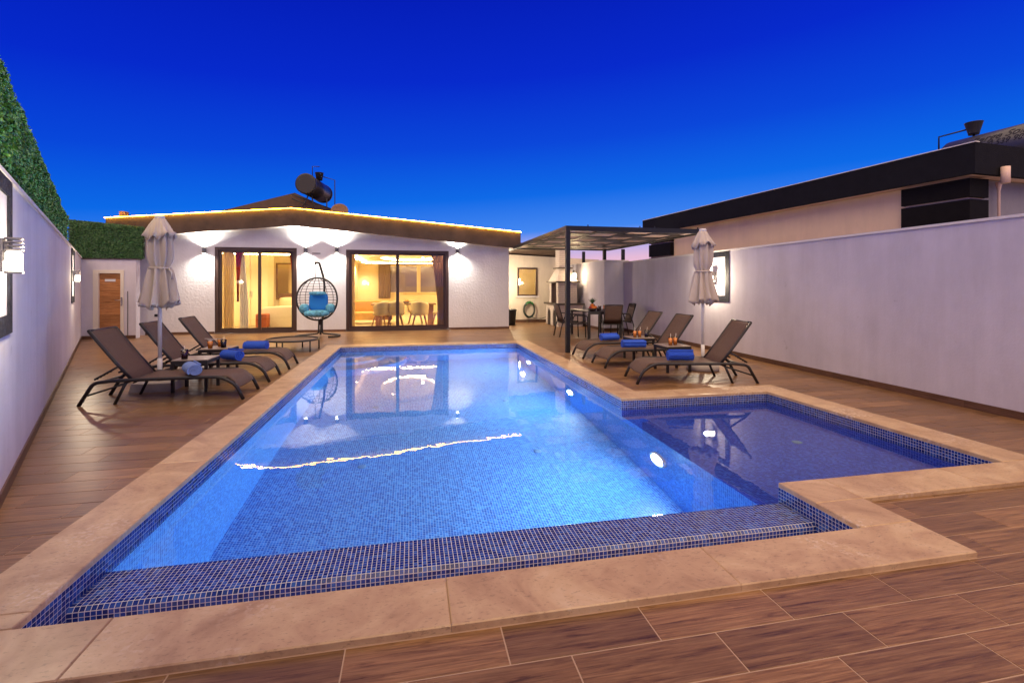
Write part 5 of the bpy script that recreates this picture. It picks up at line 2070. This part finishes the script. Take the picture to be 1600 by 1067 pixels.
for i in range(1, 8):
    a = math.pi * i / 8
    pts = []
    for k in range(21):
        b = -math.pi / 2 + math.pi * k / 20
        pts.append((E0.x + RX * math.cos(b) * math.cos(a), E0.y - 0.06 + RY * math.cos(b) * math.sin(a), E0.z + RZ * math.sin(b)))
    weave.tube(pts, 0.008, 5)
kind(weave.build('woven_shell', 'rattan', eg, world=False), 'stuff')
MB().tube(fillet([(-0.07, -0.12, 2.06), (0.02, 0.0, 2.06), (0.09, 0.40, 1.55), (0.06, 0.46, 0.55), (0.0, 0.42, 0.35), (0.0, 0.36, 0.15), (0.0, 0.28, 0.03)], [0.05, 0.2, 0.2, 0.05, 0.05]), 0.030, 10).build('stand_post', 'rattan', eg, world=False)
bs = MB()
for s in (-1, 1):
    bs.tube(fillet([(s * 0.045, 0.30, 0.42), (s * 0.05, 0.28, 0.06), (s * 0.30, 0.30, 0.03), (s * 0.62, 0.05, 0.03), (s * 0.52, -0.45, 0.03), (s * 0.34, -0.52, 0.03)], [0.05, 0.1, 0.25, 0.12]), 0.024, 10)
bs.box(-0.055, 0.055, 0.27, 0.33, 0.30, 0.46)
bs.build('stand_base', 'rattan', eg, world=False)
hk = MB()
hk.tube([(-0.06, -0.13, 2.03), (-0.06, -0.13, 1.63)], 0.009, 6)
hk.lathe([(0.03, 0), (0.035, 0.02), (0.02, 0.04)], 10, (-0.06, -0.13, 2.01))
hk.build('chain', 'rattan', eg, world=False)
MB().pillow((0.0, 0.0, 0.97), (0.25, 0.09, 0.26), 0.45, rot=Matrix.Rotation(R(-10), 3, 'X')).build('back_cushion', 'cush_blue', eg, world=False)
MB().pillow((0.0, -0.16, 1.21), (0.23, 0.07, 0.05), 0.7).build('top_roll', 'cush_light', eg, world=False)
MB().pillow((0.0, -0.22, 0.66), (0.33, 0.26, 0.09), 0.65).build('seat_cushion', 'cush_light', eg, world=False)
for s in (-1, 1):
    MB().pillow((s * 0.34, -0.16, 0.79), (0.12, 0.19, 0.13), 0.75).build('arm_cushion', 'cush_light', eg, world=False)

# round low trampoline
tr = thing('round_trampoline', 'low round trampoline with dark rim by the far left pool corner', 'trampoline', (-2.55, 11.2, DECK))
n = 36
MB().tube([(0.54 * math.cos(2 * math.pi * k / n), 0.54 * math.sin(2 * math.pi * k / n), 0.245) for k in range(n)], 0.021, 8, closed=True).build('rim', 'char', tr, world=False)
MB().lathe([(0.50, 0.235), (0.505, 0.24), (0.40, 0.236), (0.01, 0.232)], 36).build('jump_mat', 'mat_tan', tr, world=False)
for k in range(6):
    a = 2 * math.pi * (k + 0.35) / 6
    MB().tube([(0.54 * math.cos(a), 0.54 * math.sin(a), 0.23), (0.54 * math.cos(a), 0.54 * math.sin(a), 0.0)], 0.016, 8).build('leg', 'char', tr, world=False)


# ------------------------------------------------------------------ outdoor dining set
def garden_chair(label):
    t = thing('garden_chair', label, 'chair', (0, 0, DECK), 0, 'sling chairs around the outdoor table')
    for s in (-1, 1):
        y = s * 0.27
        MB().tube(fillet([(0.24, y, 0.0), (0.22, y, 0.62), (-0.12, y, 0.64), (-0.24, y, 0.30), (-0.30, y, 0.0)], 0.05), 0.016, 8).build('side_frame', 'char', t, world=False)
        MB().tube([(0.23, s * 0.24, 0.43), (-0.17, s * 0.24, 0.40), (-0.32, s * 0.24, 0.90)], 0.015, 8).build('sling_rail', 'char', t, world=False)
    MB().tube([(-0.32, -0.24, 0.90), (-0.335, 0, 0.905), (-0.32, 0.24, 0.90)], 0.015, 8).build('top_bar', 'char', t, world=False)
    for (x, z) in ((0.23, 0.42), (-0.17, 0.38)):
        MB().tube([(x, -0.27, z), (x, 0.27, z)], 0.013, 8).build('crossbar', 'char', t, world=False)
    ribbon([(-0.16, 0.405), (-0.05, 0.41), (0.1, 0.42), (0.24, 0.435)], -0.235, 0.235, 0.006, 0.012).build('seat', 'sling', t, world=False)
    ribbon([(-0.325, 0.895), (-0.28, 0.76), (-0.22, 0.58), (-0.165, 0.41)], -0.235, 0.235, 0.006, 0.010).build('backrest', 'sling', t, world=False)
    return t


gc = garden_chair('sling chair at the near left of the outdoor table, right of the post')
gc.location = (4.40, 12.22, DECK)
gc.rotation_euler = (0, 0, R(-14))
twin(gc, 'sling chair half hidden behind the pergola post', (4.30, 12.85, DECK), R(0))
twin(gc, 'sling chair with its back to the pool at the near end of the outdoor table', (5.32, 12.18, DECK), R(82))
twin(gc, 'sling chair on the wall side of the outdoor table', (5.92, 12.75, DECK), R(176))
ot = thing('outdoor_table', 'dark metal dining table under the pergola', 'table', (5.1, 12.8, DECK))
MB().slab(4.62, 5.62, 12.05, 13.55, 0.675, 0.70, 0.004).build('tabletop', 'char', ot)
for x in (4.64, 5.54):
    for y in (12.07, 13.47):
        MB().box(x, x + .06, y, y + .06, DECK, 0.62).build('leg', 'char', ot)
MB().box(4.64, 5.60, 12.07, 12.11, 0.62, 0.674).box(4.64, 5.60, 13.49, 13.53, 0.62, 0.674).build('apron', 'char', ot)
TZ = 0.70
pn = thing('pineapple', 'pineapple with dark green leaves in the middle of the outdoor table', 'fruit', (5.02, 12.75, TZ))
MB().lathe([(0.05, 0.0), (0.075, 0.04), (0.08, 0.10), (0.065, 0.16), (0.03, 0.185)], 16).build('fruit_body', 'wood_mid', pn, world=False)
lv = MB()
for k in range(16):
    a, ti = k * 2.4, 0.25 + 0.045 * k
    d = Vector((math.cos(a) * (1 - ti * .75), math.sin(a) * (1 - ti * .75), ti + .5)).normalized()
    s = Vector((-math.sin(a), math.cos(a), 0)) * 0.015
    b0 = Vector((0, 0, 0.17))
    lv.face([b0 - s, b0 + s, b0 + d * 0.09 + s * .8 + Vector((0, 0, .02)), b0 + d * 0.20, b0 + d * 0.09 - s * .8 + Vector((0, 0, .02))])
lv.build('leaf_crown', 'fruit_green', pn, world=False)
fb = thing('fruit_bowl', 'dark bowl of oranges and a red fruit on the outdoor table', 'bowl', (4.86, 12.35, TZ))
MB().lathe([(0.06, 0.0), (0.11, 0.03), (0.14, 0.07), (0.13, 0.068)], 20).build('bowl_body', 'bowl', fb, world=False)
for (x, y, z) in ((-.05, 0, .08), (.05, .03, .08), (0, -.06, .08), (0.0, 0.01, .15), (.07, -.04, .10)):
    MB().pillow((x, y, z), (.045, .045, .045), 1.0, 12, 8).build('orange', 'fruit_orange', fb, world=False)
MB().pillow((-.07, -.05, .10), (.04, .04, .038), 1.0, 12, 8).build('apple', 'fruit_red', fb, world=False)
drink('dark drink on the outdoor table right of the pineapple', 5.14, 12.5, TZ, 'dark_juice', 0.13, True, 0.045)
drink('left of the two tall orange drinks on the outdoor table', 5.28, 12.5, TZ, 'orange', 0.15, True, 0.04, 'fruit_orange')
drink('right of the two tall orange drinks on the outdoor table', 5.40, 12.55, TZ, 'orange', 0.15, True, 0.04, 'fruit_orange')
drink('small dark red drink beside the fruit bowl on the outdoor table', 5.0, 12.28, TZ, 'cherry', 0.10, False, 0.04)
